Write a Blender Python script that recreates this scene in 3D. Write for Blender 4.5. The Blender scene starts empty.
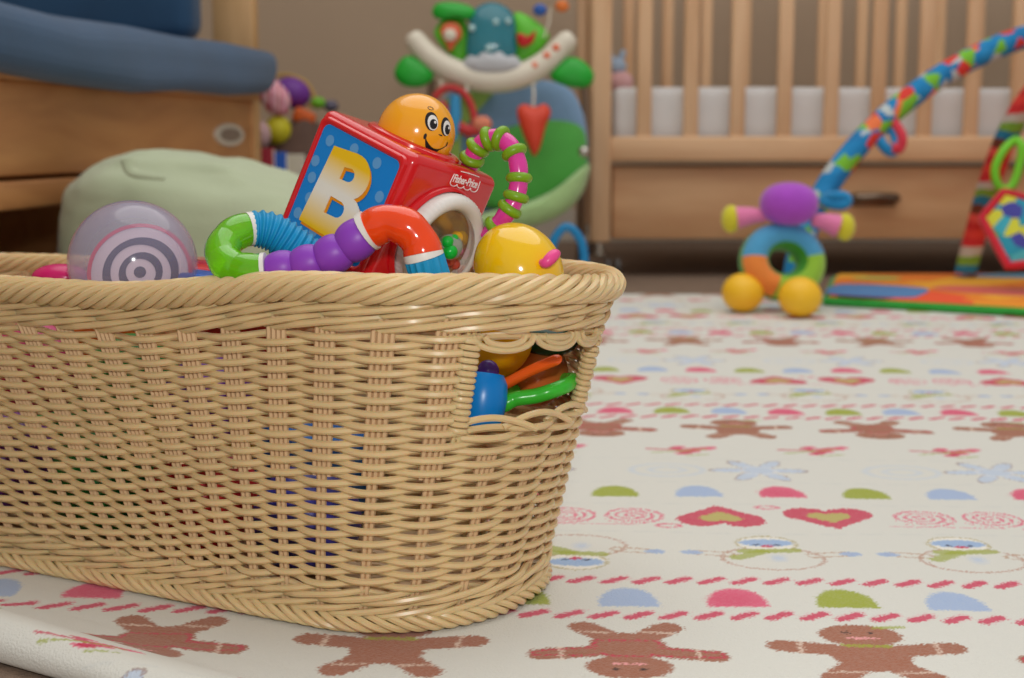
import bpy, bmesh, math, random
import numpy as np
from mathutils import Vector, Matrix, noise

# ---------------------------------------------------------------- camera, world, lights
SC = bpy.context.scene
COL = SC.collection
H = 0.31
PITCH = math.radians(8.09)
F = 1400.0
cam_d = bpy.data.cameras.new('camera'); cam_d.lens = 35.0; cam_d.sensor_width = 25.6
cam_d.clip_start = 0.02; cam_d.clip_end = 50
cam = bpy.data.objects.new('camera', cam_d); COL.objects.link(cam)
cam.location = (0, 0, H); cam.rotation_euler = (math.radians(90) - PITCH, 0, 0)
cam_d.dof.use_dof = True; cam_d.dof.focus_distance = 0.89; cam_d.dof.aperture_fstop = 5.6
SC.camera = cam
w = bpy.data.worlds.new('World'); SC.world = w; w.use_nodes = True
w.node_tree.nodes['Background'].inputs[0].default_value = (1.0, 0.98, 0.95, 1)
w.node_tree.nodes['Background'].inputs[1].default_value = 0.42
def area(name, loc, target, size, power, col=(1, 1, 1)):
    l = bpy.data.lights.new(name, 'AREA'); l.shape = 'DISK'; l.size = size; l.energy = power; l.color = col
    o = bpy.data.objects.new(name, l); COL.objects.link(o); o.location = loc
    d = Vector(target) - Vector(loc); o.rotation_euler = d.to_track_quat('-Z', 'Y').to_euler()
    return o
area('ceiling_bounce_fill', (0.3, 1.9, 2.35), (0.3, 1.9, 0), 3.0, 36, (1.0, 0.98, 0.94))  # added area fill for flash light bounced off the ceiling; no lamp there
area('camera_flash', (0.03, -0.03, 0.46), (0.05, 1.6, 0.2), 0.06, 3.8, (1.0, 0.99, 0.97))
SC.view_settings.view_transform = 'Standard'; SC.view_settings.look = 'None'
SC.view_settings.exposure = 0.0; SC.view_settings.gamma = 1.0
SC.view_settings.use_curve_mapping = False

random.seed(7)
PI = math.pi
CP, SP = math.cos(PITCH), math.sin(PITCH)
def at(px, py, zc):
    """point seen at pixel px,py of the 1024x678 frame at axial distance zc"""
    u = (px - 512) / F * zc; v = (339 - py) / F * zc
    return np.array([u, zc * CP + v * SP, H - zc * SP + v * CP])
def camdir(x, y, z):
    """direction given in camera axes: x right, y down, z away"""
    return np.array([x, z * CP - y * SP, -z * SP - y * CP])

# ---------------------------------------------------------------- materials
def lin(c):
    c = c / 255.0
    return c / 12.92 if c <= 0.04045 else ((c + 0.055) / 1.055) ** 2.4
def L3(rgb): return (lin(rgb[0]), lin(rgb[1]), lin(rgb[2]), 1)
MATS = {}
def mat(name, rgb, rough=0.5, spec=0.5, trans=0.0, ior=1.45, alpha=1.0, var=0.0, vscale=20, bump=0.0, bscale=200,
        coat=0.0, sheen=0.0, metal=0.0, sss=0.0):
    if name in MATS: return MATS[name]
    m = bpy.data.materials.new(name); m.use_nodes = True; MATS[name] = m
    nt = m.node_tree; b = nt.nodes['Principled BSDF']; I = b.inputs
    I['Base Color'].default_value = L3(rgb); I['Roughness'].default_value = rough
    I['Specular IOR Level'].default_value = spec; I['IOR'].default_value = ior
    I['Transmission Weight'].default_value = trans; I['Alpha'].default_value = alpha
    I['Coat Weight'].default_value = coat; I['Sheen Weight'].default_value = sheen
    I['Metallic'].default_value = metal
    if sss: I['Subsurface Weight'].default_value = sss; I['Subsurface Scale'].default_value = 0.005
    tc = nt.nodes.new('ShaderNodeTexCoord')
    nz = nt.nodes.new('ShaderNodeTexNoise'); nz.inputs['Scale'].default_value = vscale; nz.inputs['Detail'].default_value = 4
    nt.links.new(tc.outputs['Object'], nz.inputs['Vector'])
    mx = nt.nodes.new('ShaderNodeMix'); mx.data_type = 'RGBA'
    v = max(var, 0.02)
    a = [min(255, c * (1 + v)) for c in rgb]; d = [c * (1 - v) for c in rgb]
    mx.inputs['A'].default_value = L3(d); mx.inputs['B'].default_value = L3(a)
    nt.links.new(nz.outputs['Fac'], mx.inputs['Factor']); nt.links.new(mx.outputs['Result'], I['Base Color'])
    if bump:
        n2 = nt.nodes.new('ShaderNodeTexNoise'); n2.inputs['Scale'].default_value = bscale; n2.inputs['Detail'].default_value = 3
        nt.links.new(tc.outputs['Object'], n2.inputs['Vector'])
        bp = nt.nodes.new('ShaderNodeBump'); bp.inputs['Strength'].default_value = bump; bp.inputs['Distance'].default_value = 0.002
        nt.links.new(n2.outputs['Fac'], bp.inputs['Height']); nt.links.new(bp.outputs['Normal'], I['Normal'])
    return m
def wood(name, c1, c2, scale=(1, 1, 1), rough=0.45):
    m = bpy.data.materials.new(name); m.use_nodes = True; MATS[name] = m
    nt = m.node_tree; b = nt.nodes['Principled BSDF']
    b.inputs['Roughness'].default_value = rough
    tc = nt.nodes.new('ShaderNodeTexCoord'); mp = nt.nodes.new('ShaderNodeMapping'); mp.inputs['Scale'].default_value = scale
    nz = nt.nodes.new('ShaderNodeTexNoise'); nz.inputs['Scale'].default_value = 6; nz.inputs['Detail'].default_value = 6
    nz.inputs['Distortion'].default_value = 0.6
    cr = nt.nodes.new('ShaderNodeValToRGB'); cr.color_ramp.elements[0].color = L3(c1); cr.color_ramp.elements[1].color = L3(c2)
    cr.color_ramp.elements[0].position = 0.3; cr.color_ramp.elements[1].position = 0.7
    nt.links.new(tc.outputs['Object'], mp.inputs['Vector']); nt.links.new(mp.outputs['Vector'], nz.inputs['Vector'])
    nt.links.new(nz.outputs['Fac'], cr.inputs['Fac']); nt.links.new(cr.outputs['Color'], b.inputs['Base Color'])
    return m
def stripes(name, cols, axis='X', scale=1.0, rough=0.8, noisy=0.0):
    """constant colour bands along a generated axis (cloth prints)"""
    m = bpy.data.materials.new(name); m.use_nodes = True; MATS[name] = m
    nt = m.node_tree; b = nt.nodes['Principled BSDF']; b.inputs['Roughness'].default_value = rough
    tc = nt.nodes.new('ShaderNodeTexCoord'); sp = nt.nodes.new('ShaderNodeSeparateXYZ')
    if noisy:
        nz = nt.nodes.new('ShaderNodeTexNoise'); nz.inputs['Scale'].default_value = 14
        nt.links.new(tc.outputs['Object'], nz.inputs['Vector'])
        mxv = nt.nodes.new('ShaderNodeMix'); mxv.data_type = 'VECTOR'; mxv.inputs['Factor'].default_value = noisy
        nt.links.new(tc.outputs['Object'], mxv.inputs['A']); nt.links.new(nz.outputs['Color'], mxv.inputs['B'])
        nt.links.new(mxv.outputs['Result'], sp.inputs['Vector'])
    else: nt.links.new(tc.outputs['Object'], sp.inputs['Vector'])
    mu = nt.nodes.new('ShaderNodeMath'); mu.operation = 'MULTIPLY'; mu.inputs[1].default_value = scale
    nt.links.new(sp.outputs[axis], mu.inputs[0])
    fr = nt.nodes.new('ShaderNodeMath'); fr.operation = 'FRACT'; nt.links.new(mu.outputs[0], fr.inputs[0])
    cr = nt.nodes.new('ShaderNodeValToRGB'); cr.color_ramp.interpolation = 'CONSTANT'
    n = len(cols); e = cr.color_ramp.elements
    while len(e) < n: e.new(0.5)
    for i, c in enumerate(cols): e[i].position = i / n
    for i, c in enumerate(cols): e[i].color = L3(c)
    nt.links.new(fr.outputs[0], cr.inputs['Fac']); nt.links.new(cr.outputs['Color'], b.inputs['Base Color'])
    return m
def patches(name, cols, scale=30, rough=0.85):
    """irregular printed patches: voronoi cells coloured from a small palette"""
    m = bpy.data.materials.new(name); m.use_nodes = True; MATS[name] = m
    nt = m.node_tree; b = nt.nodes['Principled BSDF']; b.inputs['Roughness'].default_value = rough
    tc = nt.nodes.new('ShaderNodeTexCoord'); vo = nt.nodes.new('ShaderNodeTexVoronoi'); vo.inputs['Scale'].default_value = scale
    nt.links.new(tc.outputs['Object'], vo.inputs['Vector'])
    sp = nt.nodes.new('ShaderNodeSeparateColor'); nt.links.new(vo.outputs['Color'], sp.inputs['Color'])
    cr = nt.nodes.new('ShaderNodeValToRGB'); cr.color_ramp.interpolation = 'CONSTANT'
    n = len(cols); e = cr.color_ramp.elements
    while len(e) < n: e.new(0.5)
    for i, c in enumerate(cols): e[i].position = i / n
    for i, c in enumerate(cols): e[i].color = L3(c)
    nt.links.new(sp.outputs['Red'], cr.inputs['Fac']); nt.links.new(cr.outputs['Color'], b.inputs['Base Color'])
    return m

# ---------------------------------------------------------------- mesh helpers
class MB:
    def __init__(s): s.v = []; s.f = []; s.m = []; s.n = 0
    def add(s, verts, faces, mi=0):
        verts = np.asarray(verts, float); s.v.append(verts)
        for f in faces: s.f.append([i + s.n for i in f]); s.m.append(mi)
        s.n += len(verts)
    def tube(s, P, r, sides=8, closed=False, caps=True, mi=0, flat=None, up=None):
        P = np.asarray(P, float); n = len(P)
        r = np.full(n, r, float) if np.isscalar(r) else np.asarray(r, float)
        if closed: T = np.roll(P, -1, 0) - np.roll(P, 1, 0)
        else: T = np.gradient(P, axis=0)
        T /= np.linalg.norm(T, axis=1)[:, None] + 1e-12
        if up is not None:
            U = np.tile(np.asarray(up, float), (n, 1)); U -= (U * T).sum(1)[:, None] * T
            U /= np.linalg.norm(U, axis=1)[:, None] + 1e-12
        else:
            U = np.zeros_like(P)
            a = np.array([0, 0, 1.0]) if abs(T[0][2]) < 0.9 else np.array([1.0, 0, 0])
            u = a - a.dot(T[0]) * T[0]; u /= np.linalg.norm(u); U[0] = u
            for i in range(1, n):
                u = U[i - 1] - U[i - 1].dot(T[i]) * T[i]; u /= np.linalg.norm(u) + 1e-12; U[i] = u
        V = np.cross(T, U)
        th = np.arange(sides) * 2 * PI / sides
        fl = 1.0 if flat is None else flat
        ring = P[:, None, :] + r[:, None, None] * (np.cos(th)[None, :, None] * U[:, None, :] * fl + np.sin(th)[None, :, None] * V[:, None, :])
        vs = ring.reshape(-1, 3); fs = []
        m = n if closed else n - 1
        for i in range(m):
            a = i * sides; b = ((i + 1) % n) * sides
            for k in range(sides):
                k2 = (k + 1) % sides
                fs.append((a + k, a + k2, b + k2, b + k))
        if not closed and caps:
            fs.append(tuple(reversed(range(sides)))); fs.append(tuple(range((n - 1) * sides, n * sides)))
        s.add(vs, fs, mi)
    def ell(s, c, r, seg=24, rings=14, R=None, mi=0, p=1.0, fn=None):
        c = np.asarray(c, float); r = np.array([r] * 3 if np.isscalar(r) else r, float)
        vs = []; fs = []
        for i in range(rings + 1):
            ph = PI * i / rings
            for k in range(seg):
                th = 2 * PI * k / seg
                d = np.array([math.sin(ph) * math.cos(th), math.sin(ph) * math.sin(th), math.cos(ph)])
                if p != 1.0: d = np.sign(d) * np.abs(d) ** p
                q = d * r
                if fn: q = fn(q, d)
                if R is not None: q = R @ q
                vs.append(c + q)
        for i in range(rings):
            for k in range(seg):
                k2 = (k + 1) % seg
                fs.append((i * seg + k, (i + 1) * seg + k, (i + 1) * seg + k2, i * seg + k2))
        s.add(vs, fs, mi)
    def lathe(s, prof, c, R=None, seg=32, mi=0, rfn=None):
        """prof: list of (radius, axial); axis is local z"""
        c = np.asarray(c, float); vs = []; fs = []
        for i, (r, z) in enumerate(prof):
            for k in range(seg):
                th = 2 * PI * k / seg
                rr = r if rfn is None else rfn(r, z, th)
                q = np.array([rr * math.cos(th), rr * math.sin(th), z])
                if R is not None: q = R @ q
                vs.append(c + q)
        n = len(prof)
        for i in range(n - 1):
            for k in range(seg):
                k2 = (k + 1) % seg
                fs.append((i * seg + k, i * seg + k2, (i + 1) * seg + k2, (i + 1) * seg + k))
        s.add(vs, fs, mi)
    def box(s, c, size, R=None, bev=0.003, mi=0, seg=2, fn=None, sub=0):
        bm = bmesh.new(); bmesh.ops.create_cube(bm, size=1.0)
        for v in bm.verts: v.co = Vector((v.co.x * size[0], v.co.y * size[1], v.co.z * size[2]))
        if bev: bmesh.ops.bevel(bm, geom=list(bm.edges), offset=bev, segments=seg, affect='EDGES', profile=0.5)
        if sub: bmesh.ops.subdivide_edges(bm, edges=list(bm.edges), cuts=sub, use_grid_fill=True)
        bm.verts.index_update()
        vs = np.array([v.co[:] for v in bm.verts]); fs = [[v.index for v in f.verts] for f in bm.faces]
        bm.free()
        if fn: vs = np.array([fn(q) for q in vs])
        if R is not None: vs = vs @ np.asarray(R).T
        s.add(vs + np.asarray(c, float), fs, mi)
    def patch(s, poly, fmap, rings=4, mi=0):
        """star shaped 2d polygon filled in rings and mapped to 3d by fmap(x,y)"""
        poly = np.asarray(poly, float); c = poly.mean(0); n = len(poly)
        vs = [fmap(*c)]; fs = []
        for i in range(1, rings + 1):
            for q in poly:
                w_ = c + (q - c) * i / rings; vs.append(fmap(*w_))
        for k in range(n): fs.append((0, 1 + k, 1 + (k + 1) % n))
        for i in range(rings - 1):
            a = 1 + i * n; b = a + n
            for k in range(n):
                k2 = (k + 1) % n; fs.append((a + k, b + k, b + k2, a + k2))
        s.add(vs, fs, mi)
    def build(s, name, mats, parent=None, smooth=True, label=None, recalc=True, off=None):
        V = np.vstack(s.v)
        root = np.zeros(3); p = parent
        while p is not None: root += np.array(p.location); p = p.parent
        me = bpy.data.meshes.new(name)
        me.from_pydata((V - root).tolist(), [], s.f)
        if not isinstance(mats, (list, tuple)): mats = [mats]
        for m in mats: me.materials.append(m)
        me.polygons.foreach_set('material_index', s.m)
        me.polygons.foreach_set('use_smooth', [smooth] * len(s.f))
        me.update()
        if recalc:
            bm = bmesh.new(); bm.from_mesh(me); bmesh.ops.recalc_face_normals(bm, faces=bm.faces); bm.to_mesh(me); bm.free()
        if smooth: 
            try: me.set_sharp_from_angle(angle=math.radians(50))
            except Exception: pass
        o = bpy.data.objects.new(name, me); COL.objects.link(o)
        if parent is not None: o.parent = parent
        if label: o['label'] = label
        return o
def tag(o, label=None, cat=None, group=None, kind=None):
    if label: o['label'] = label
    if cat: o['category'] = cat
    if group: o['group'] = group
    if kind: o['kind'] = kind
    return o
def thing(name, label, cat, loc, group=None):
    o = bpy.data.objects.new(name, None); COL.objects.link(o); o.location = [float(x) for x in loc]
    o.empty_display_size = 0.03
    return tag(o, label, cat, group)
def Rxyz(ax, ay, az):
    from mathutils import Euler
    return np.array(Euler((ax, ay, az)).to_matrix())
def Rframe(x, y, z): return np.column_stack([x, y, z])
def align(z, hint=(0, 0, 1)):
    z = np.asarray(z, float); z = z / np.linalg.norm(z); h = np.asarray(hint, float)
    if abs(h.dot(z)) > 0.95: h = np.array([1.0, 0, 0])
    x = np.cross(h, z); x /= np.linalg.norm(x); y = np.cross(z, x)
    return np.column_stack([x, y, z])
def spline(P, n=12, closed=False):
    P = np.asarray(P, float); m = len(P); out = []
    rng = range(m) if closed else range(m - 1)
    for i in rng:
        if closed: p0, p1, p2, p3 = P[i - 1], P[i], P[(i + 1) % m], P[(i + 2) % m]
        else:
            p1, p2 = P[i], P[i + 1]; p0 = P[i - 1] if i > 0 else 2 * p1 - p2; p3 = P[i + 2] if i + 2 < m else 2 * p2 - p1
        for k in range(n):
            t = k / n
            out.append(0.5 * ((2 * p1) + (-p0 + p2) * t + (2 * p0 - 5 * p1 + 4 * p2 - p3) * t * t + (-p0 + 3 * p1 - 3 * p2 + p3) * t ** 3))
    if not closed: out.append(P[-1])
    return np.array(out)
def resample(P, n):
    d = np.r_[0, np.cumsum(np.linalg.norm(np.diff(P, axis=0), axis=1))]
    t = np.linspace(0, d[-1], n)
    return np.column_stack([np.interp(t, d, P[:, i]) for i in range(P.shape[1])]), t
def curve_mesh(splines=None, text=None, size=1.0, extrude=0.0, offset=0.0, bevel=0.0):
    """2d outlines (with holes) or lettering turned into vertices and faces"""
    if text is None:
        cu = bpy.data.curves.new('outline', 'CURVE'); cu.dimensions = '2D'; cu.fill_mode = 'BOTH'
        for sp in splines:
            s_ = cu.splines.new('POLY'); s_.points.add(len(sp) - 1)
            for i, (x, y) in enumerate(sp): s_.points[i].co = (x, y, 0, 1)
            s_.use_cyclic_u = True
    else:
        cu = bpy.data.curves.new('outline', 'FONT'); cu.body = text; cu.size = size; cu.align_x = 'CENTER'; cu.align_y = 'CENTER'
    cu.extrude = extrude; cu.offset = offset; cu.bevel_depth = bevel
    o = bpy.data.objects.new('outline', cu); COL.objects.link(o)
    dg = bpy.context.evaluated_depsgraph_get(); me = bpy.data.meshes.new_from_object(o.evaluated_get(dg))
    V = np.array([v.co[:] for v in me.vertices]); Fc = [list(p.vertices) for p in me.polygons]
    bpy.data.objects.remove(o); bpy.data.curves.remove(cu); bpy.data.meshes.remove(me)
    return V, Fc

# ---------------------------------------------------------------- shared materials
M_wick = mat('wicker_cream', (222, 194, 144), rough=0.30, spec=0.45, var=0.06, vscale=25, sss=0.3)
M_stake = mat('wicker_stake', (222, 188, 145), rough=0.45, spec=0.4, var=0.05, vscale=30)
M_red = mat('red_plastic', (214, 22, 30), rough=0.18, spec=0.5, coat=0.4)
M_white = mat('white_plastic', (232, 228, 222), rough=0.35)
M_yel = mat('amber_plastic', (247, 168, 30), rough=0.16, coat=0.3, var=0.02)
M_black = mat('black_print', (22, 16, 18), rough=0.4)

# ---------------------------------------------------------------- setting
FZ = -0.006
mb = MB(); mb.box((0, 2.0, FZ - 0.02), (6.4, 5.6, 0.04), bev=0, mi=0)
floor = mb.build('floor', mat('carpet', (128, 108, 92), rough=0.95, var=0.18, vscale=120, bump=0.8, bscale=500), smooth=False); tag(floor, kind='structure')
mb = MB(); mb.box((0, 4.45, 1.2), (6.4, 0.1, 2.5), bev=0)
o = mb.build('wall_back', mat('taupe_wall', (190, 168, 144), rough=0.85, var=0.03, vscale=3, bump=0.15, bscale=150), smooth=False); tag(o, kind='structure')
mb = MB(); mb.box((-1.62, 2.0, 1.2), (0.1, 4.8, 2.5), bev=0)
o = mb.build('wall_left', MATS['taupe_wall'], smooth=False); tag(o, kind='structure')
mb = MB(); mb.box((0.05, 4.393, 0.045), (3.2, 0.014, 0.1), bev=0.002)
o = mb.build('baseboard_back', mat('painted_trim', (205, 196, 182), rough=0.5), smooth=False); tag(o, kind='structure')

# ---------------------------------------------------------------- printed fleece blanket
def build_blanket():
    xs = []
    x = -0.52
    while x < 1.45:
        xs.append(x); a = abs(x - 0.05); x += 0.00125 if a < 0.42 else min(0.004, 0.00125 + (a - 0.42) * 0.006)
    xs = np.array(xs)
    # section of the near hem (inset, height), then the flat part
    hem = spline([(0.02, -0.005), (0.0, -0.004), (-0.006, 0.003), (-0.002, 0.011), (0.012, 0.0165), (0.032, 0.013), (0.055, 0.004), (0.085, 0.0)], 14)
    hem, _ = resample(hem, 90)
    d = list(hem[:, 0]); z = list(hem[:, 1])
    y = 0.087
    while y < 2.12: 
        d.append(y); z.append(0.0); y += 0.0014 * ((0.72 + y) / 0.85) ** 1.5
    d.append(2.125); z.append(-0.001); d.append(2.128); z.append(-0.005)
    d = np.array(d); z = np.array(z)
    arc = np.r_[0, np.cumsum(np.hypot(np.diff(d), np.diff(z)))]; arc = arc - arc[90] + d[90]
    X, D = np.meshgrid(xs, d); _, Z = np.meshgrid(xs, z); _, A = np.meshgrid(xs, arc)
    xx = -0.105 - X
    E = 0.69 + 0.61 * 0.02 * np.logaddexp(0, xx / 0.02)        # near edge runs back towards the left
    E = np.minimum(E, 1.02)
    fl = 1 - np.clip((D - 0.1) / 2.0, 0, 1)
    Y = E * fl + 0.72 * (1 - fl) + D
    # gentle undulation of the near hem
    Z = Z * (1 + 0.18 * np.sin(X * 17 + 1) * (Z > 0.0005)) + 0.0006 * np.sin(X * 23) * np.sin(Y * 19) - 0.0006
    # pattern coordinates (2.4 degrees of rotation)
    hq = np.clip(D / 0.05, 0, 1)
    Yp = E * fl + 0.72 * (1 - fl) + A - 0.075 * (1 - hq * hq * (3 - 2 * hq))
    rng = np.random.default_rng(3)
    jx = rng.normal(0, 0.0009, X.shape); jy = rng.normal(0, 0.0009, X.shape)
    q = Yp + 0.042 * X - 0.824 - 0.006 + jy
    p = X - 0.042 * Yp + jx
    PER = 0.673
    n = np.round((q - 0.285) / PER); q = q - n * PER                           # q in -0.05 .. 0.62
    p = p + 0.003 * n
    C = np.zeros(X.shape + (3,)); base = np.array(L3((224, 223, 215))[:3]); C[:] = base
    rn = 0.5 + 0.5 * rng.random(X.shape)
    def paint(mask, rgb, a=1.0):
        c = np.array(L3(rgb)[:3]); al = (mask * a * (0.82 + 0.18 * rn))[..., None]
        C[:] = C * (1 - al) + c * al
    BR, RD, PK, GR, BL = (166, 104, 78), (206, 44, 84), (228, 96, 130), (162, 172, 52), (170, 190, 224)
    def sm(dv, w=0.0007): return np.clip(0.5 - dv / w / 2, 0, 1)
    def ell(u, v, cx, cy, a, b): return (np.hypot((u - cx) / a, (v - cy) / b) - 1) * min(a, b)
    def seg(u, v, x0, y0, x1, y1, r):
        dx, dy = x1 - x0, y1 - y0; t = np.clip(((u - x0) * dx + (v - y0) * dy) / (dx * dx + dy * dy), 0, 1)
        return np.hypot(u - x0 - t * dx, v - y0 - t * dy) - r
    def rep(v, c, per): kk = np.round((v - c) / per); return v - c - kk * per, kk
    # gingerbread men at q=0 (spacing .148), alternately turned, some with red shirt
    u, kk = rep(p, 0.0366, 0.148); up = np.where(kk % 2 == 1, 1.0, -1.0); v = q * up
    near = np.abs(q) < 0.07
    def body(g):
        dd = ell(u, v, 0, 0.030, 0.026, 0.019)
        dd = np.minimum(dd, ell(u, v, 0, -0.006, 0.024, 0.024))
        dd = np.minimum(dd, seg(u, v, -0.02, 0.004, -0.052, 0.010, 0.0095)); dd = np.minimum(dd, seg(u, v, 0.02, 0.004, 0.052, 0.010, 0.0095))
        dd = np.minimum(dd, seg(u, v, -0.012, -0.022, -0.027, -0.040, 0.010)); dd = np.minimum(dd, seg(u, v, 0.012, -0.022, 0.027, -0.040, 0.010))
        return dd - g
    bd = body(0); paint(sm(bd) * near, BR)
    red = (kk % 2 == 0)
    shirt = np.maximum(bd + 0.003, np.maximum(v - 0.012, -0.016 - v))
    paint(sm(np.abs(shirt) - 0.0009) * near * red, RD, 0.9)
    paint(sm(np.abs(seg(u, v, -0.009, 0.025, 0.009, 0.025, 0.0)) - 0.0012) * near, (244, 168, 170))
    paint(sm(np.minimum(ell(u, v, -0.008, 0.034, 0.0022, 0.0022), ell(u, v, 0.008, 0.034, 0.0022, 0.0022))) * near, (50, 35, 35))
    for cx in (-0.042, 0.042): paint(sm(seg(u, v, cx, -0.002, cx + 0.002, 0.018, 0.0011)) * near, (236, 214, 196), 0.8)
    for yy in (-0.032,): 
        for cx in (-0.02, 0.02): paint(sm(seg(u, v, cx - 0.01, yy, cx + 0.01, yy + 0.002, 0.0011)) * near, (236, 214, 196), 0.8)
    paint(sm(seg(u, v, -0.014, 0.012, 0.014, 0.012, 0.0022)) * near * (~red), GR, 0.8)
    paint(sm(seg(u, v, 0.012, 0.044, 0.03, 0.046, 0.0025)) * near * (~red), GR, 0.8)
    # slanted candy dashes
    for c, off in ((0.064, 0.0), (0.138, 0.009)):
        u, _ = rep(p, off, 0.0231); v = q - c
        paint(sm(seg(u, v, -0.0066, -0.0050, 0.0066, 0.0050, 0.0038)), RD, 0.95)
        paint(sm(seg(u - 0.0015, v - 0.0015, -0.0062, -0.0045, 0.0062, 0.0045, 0.0055)), PK, 0.22)
    # gumdrops
    for c, ph in ((0.099, 0), (0.393, 1)):
        far = n >= 1; per_ = np.where(far, 0.0655, 0.0738); c0_ = np.where(far, (0.186, 0.115)[ph], 0.0405)
        u, kk = rep(p, c0_, per_); v = q - c
        dd = np.maximum(ell(u, v, 0, -0.012, 0.0205, 0.034), -(v + 0.017))
        md = (kk + np.where(far, 0, ph * 2)) % 3
        for mm, cc in ((0, BL), (1, PK), (2, GR)): paint(sm(dd, 0.0012) * (md == mm), cc)
        paint(sm(ell(u, v, -0.002, -0.002, 0.016, 0.013), 0.006) * (md == 1), RD, 0.25)
    # snowmen
    u, kk = rep(p, 0.1533, 0.148); up = np.where(kk % 2 == -1 % 2, -1.0, 1.0); up = np.where(kk == -1, -1.0, 1.0); v = (q - 0.208) * up
    near = np.abs(v) < 0.055
    bdd = ell(u, v, 0, -0.013, 0.038, 0.029)
    paint(sm(np.abs(bdd) - 0.0011) * near, (190, 140, 120), 0.8)
    for sgn in (-1, 1):
        paint(sm(np.abs(seg(u, v, sgn * 0.032, -0.004, sgn * 0.056, 0.0, 0.005)) - 0.0010) * near, (190, 150, 120), 0.8)
        paint(sm(ell(u, v, sgn * 0.060, 0.0, 0.008, 0.0055)) * near, (160, 184, 222), 0.9)
    hd = ell(u, v, 0, 0.027, 0.023, 0.020)
    paint(sm(hd) * near, (240, 236, 226)); paint(sm(np.abs(hd) - 0.001) * near, (178, 164, 104), 0.8)
    paint(sm(ell(u, v, 0, 0.029, 0.021, 0.010)) * near, (158, 186, 224)); paint(sm(ell(u, v, 0, 0.020, 0.005, 0.003)) * near, RD)
    for cx in (-0.008, 0.008): paint(sm(ell(u, v, cx, 0.0235, 0.003, 0.002)) * near, (60, 60, 90))
    paint(sm(seg(u, v, -0.020, 0.006, 0.020, 0.009, 0.0055)) * near, GR, 0.8); paint(sm(seg(u, v, -0.006, 0.005, -0.026, -0.012, 0.006)) * near, GR, 0.8)
    paint(sm(ell(u, v, 0.004, -0.012, 0.005, 0.007), 0.004) * near, (186, 204, 232), 0.7)
    # hearts and swirls, period .296
    v0 = q - 0.312; near = np.abs(v0) < 0.04
    u, kk = rep(p, 0.1258, 0.296)
    def heart(u, v, g):                                                        # tip at -v
        x = np.abs(u); a = np.hypot(x - 0.0175, v - 0.010) - 0.0195
        b_ = np.maximum((x * 0.72 - (v + 0.035) * 0.68) , v - 0.004)
        return np.minimum(a, b_), x, v
    for off, s_ in ((0.0, -1), (0.091, 1)):
        uu, _ = rep(p + 0.148 * n, 0.1258 + off, 0.296); vv = v0 * s_
        f_, x_, y_ = heart(uu, vv, 0); f2 = heart(uu * 2.1, vv * 2.1 - 0.001, 0)[0]
        paint((f_ < 0) * near * 1.0, RD, 0.95); paint((f2 < 0) * near * 1.0, (190, 190, 110), 0.9)
    for off in (0.1665, 0.2226):
        uu, _ = rep(p + 0.148 * n, 0.1258 + off, 0.296); r = np.hypot(uu, v0 * 1.05); th = np.arctan2(v0, uu) / (2 * PI)
        m_ = (r < 0.027) * (np.mod(r / 0.0078 + th, 1) < 0.36)
        paint(m_ * near * 1.0, PK, 0.9)
    for off, yy in ((-0.045, -0.030), (0.043, 0.030)):
        uu, _ = rep(p + 0.148 * n, 0.1258 + off, 0.296); paint(sm(np.abs(ell(uu, v0, 0, yy, 0.009, 0.005)) - 0.0012), PK, 0.9)
    uu, _ = rep(p, 0.1258 + 0.195, 0.296); paint(sm(seg(uu, v0, -0.06, -0.027, 0.03, -0.029, 0.0009)), PK, 0.7)
    # snowflakes and faint ovals
    u, _ = rep(p, 0.1793, 0.2215); v = q - 0.477; r = np.hypot(u, v); th = np.arctan2(v, u)
    star = r - (0.030 + 0.016 * np.cos(6 * th)) * 1.0
    paint(sm(star) * 1.0, (190, 208, 234), 0.75); paint(sm(np.abs(star) - 0.0016), (160, 130, 120), 0.75)
    paint(sm(np.abs(r - 0.016) - 0.0015), (236, 236, 236), 0.6)
    u, _ = rep(p, 0.0927, 0.2215); dd = ell(u, v, 0, 0, 0.034, 0.026); paint(sm(np.abs(dd) - 0.002, 0.002), (196, 212, 232), 0.55)
    paint(sm(np.abs(ell(u, v, 0.0, 0, 0.016, 0.012)) - 0.002, 0.002), (196, 212, 232), 0.55)
    # holly sprigs
    u, _ = rep(p, 0.118, 0.133); v = q - 0.565; near = np.abs(v) < 0.035
    for k_ in range(13):
        rr = random.Random(k_); cx = 0.006 + rr.uniform(-0.022, 0.022); cy = rr.uniform(-0.018, 0.016)
        paint(sm(ell(u, v, cx, cy, 0.0068, 0.0058)) * near, RD if k_ % 2 else PK, 0.9)
    paint(sm(seg(u, v, -0.034, -0.012, 0.02, 0.006, 0.002)) * near, GR, 0.8)
    paint(sm(seg(u, v, -0.038, 0.004, -0.014, 0.002, 0.003)) * near, RD, 0.8)
    paint(sm(seg(u, v, 0.0, -0.024, 0.02, -0.018, 0.002)) * near, GR, 0.8)
    # faint grey stitch lines
    for c in (0.262, 0.352, 0.43, 0.525):
        u, _ = rep(p, 0, 0.03); paint(sm(seg(u, q - c, -0.008, 0, 0.008, 0, 0.0012), 0.002), (205, 208, 205), 0.5)
    nr, nc = X.shape
    me = bpy.data.meshes.new('fleece_blanket')
    V = np.column_stack([X.ravel(), Y.ravel(), Z.ravel()])
    idx = np.arange(nr * nc).reshape(nr, nc)
    Q = np.stack([idx[:-1, :-1], idx[:-1, 1:], idx[1:, 1:], idx[1:, :-1]], -1).reshape(-1, 4)
    me.vertices.add(len(V)); me.vertices.foreach_set('co', V.ravel())
    me.loops.add(Q.size); me.loops.foreach_set('vertex_index', Q.ravel())
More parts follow.
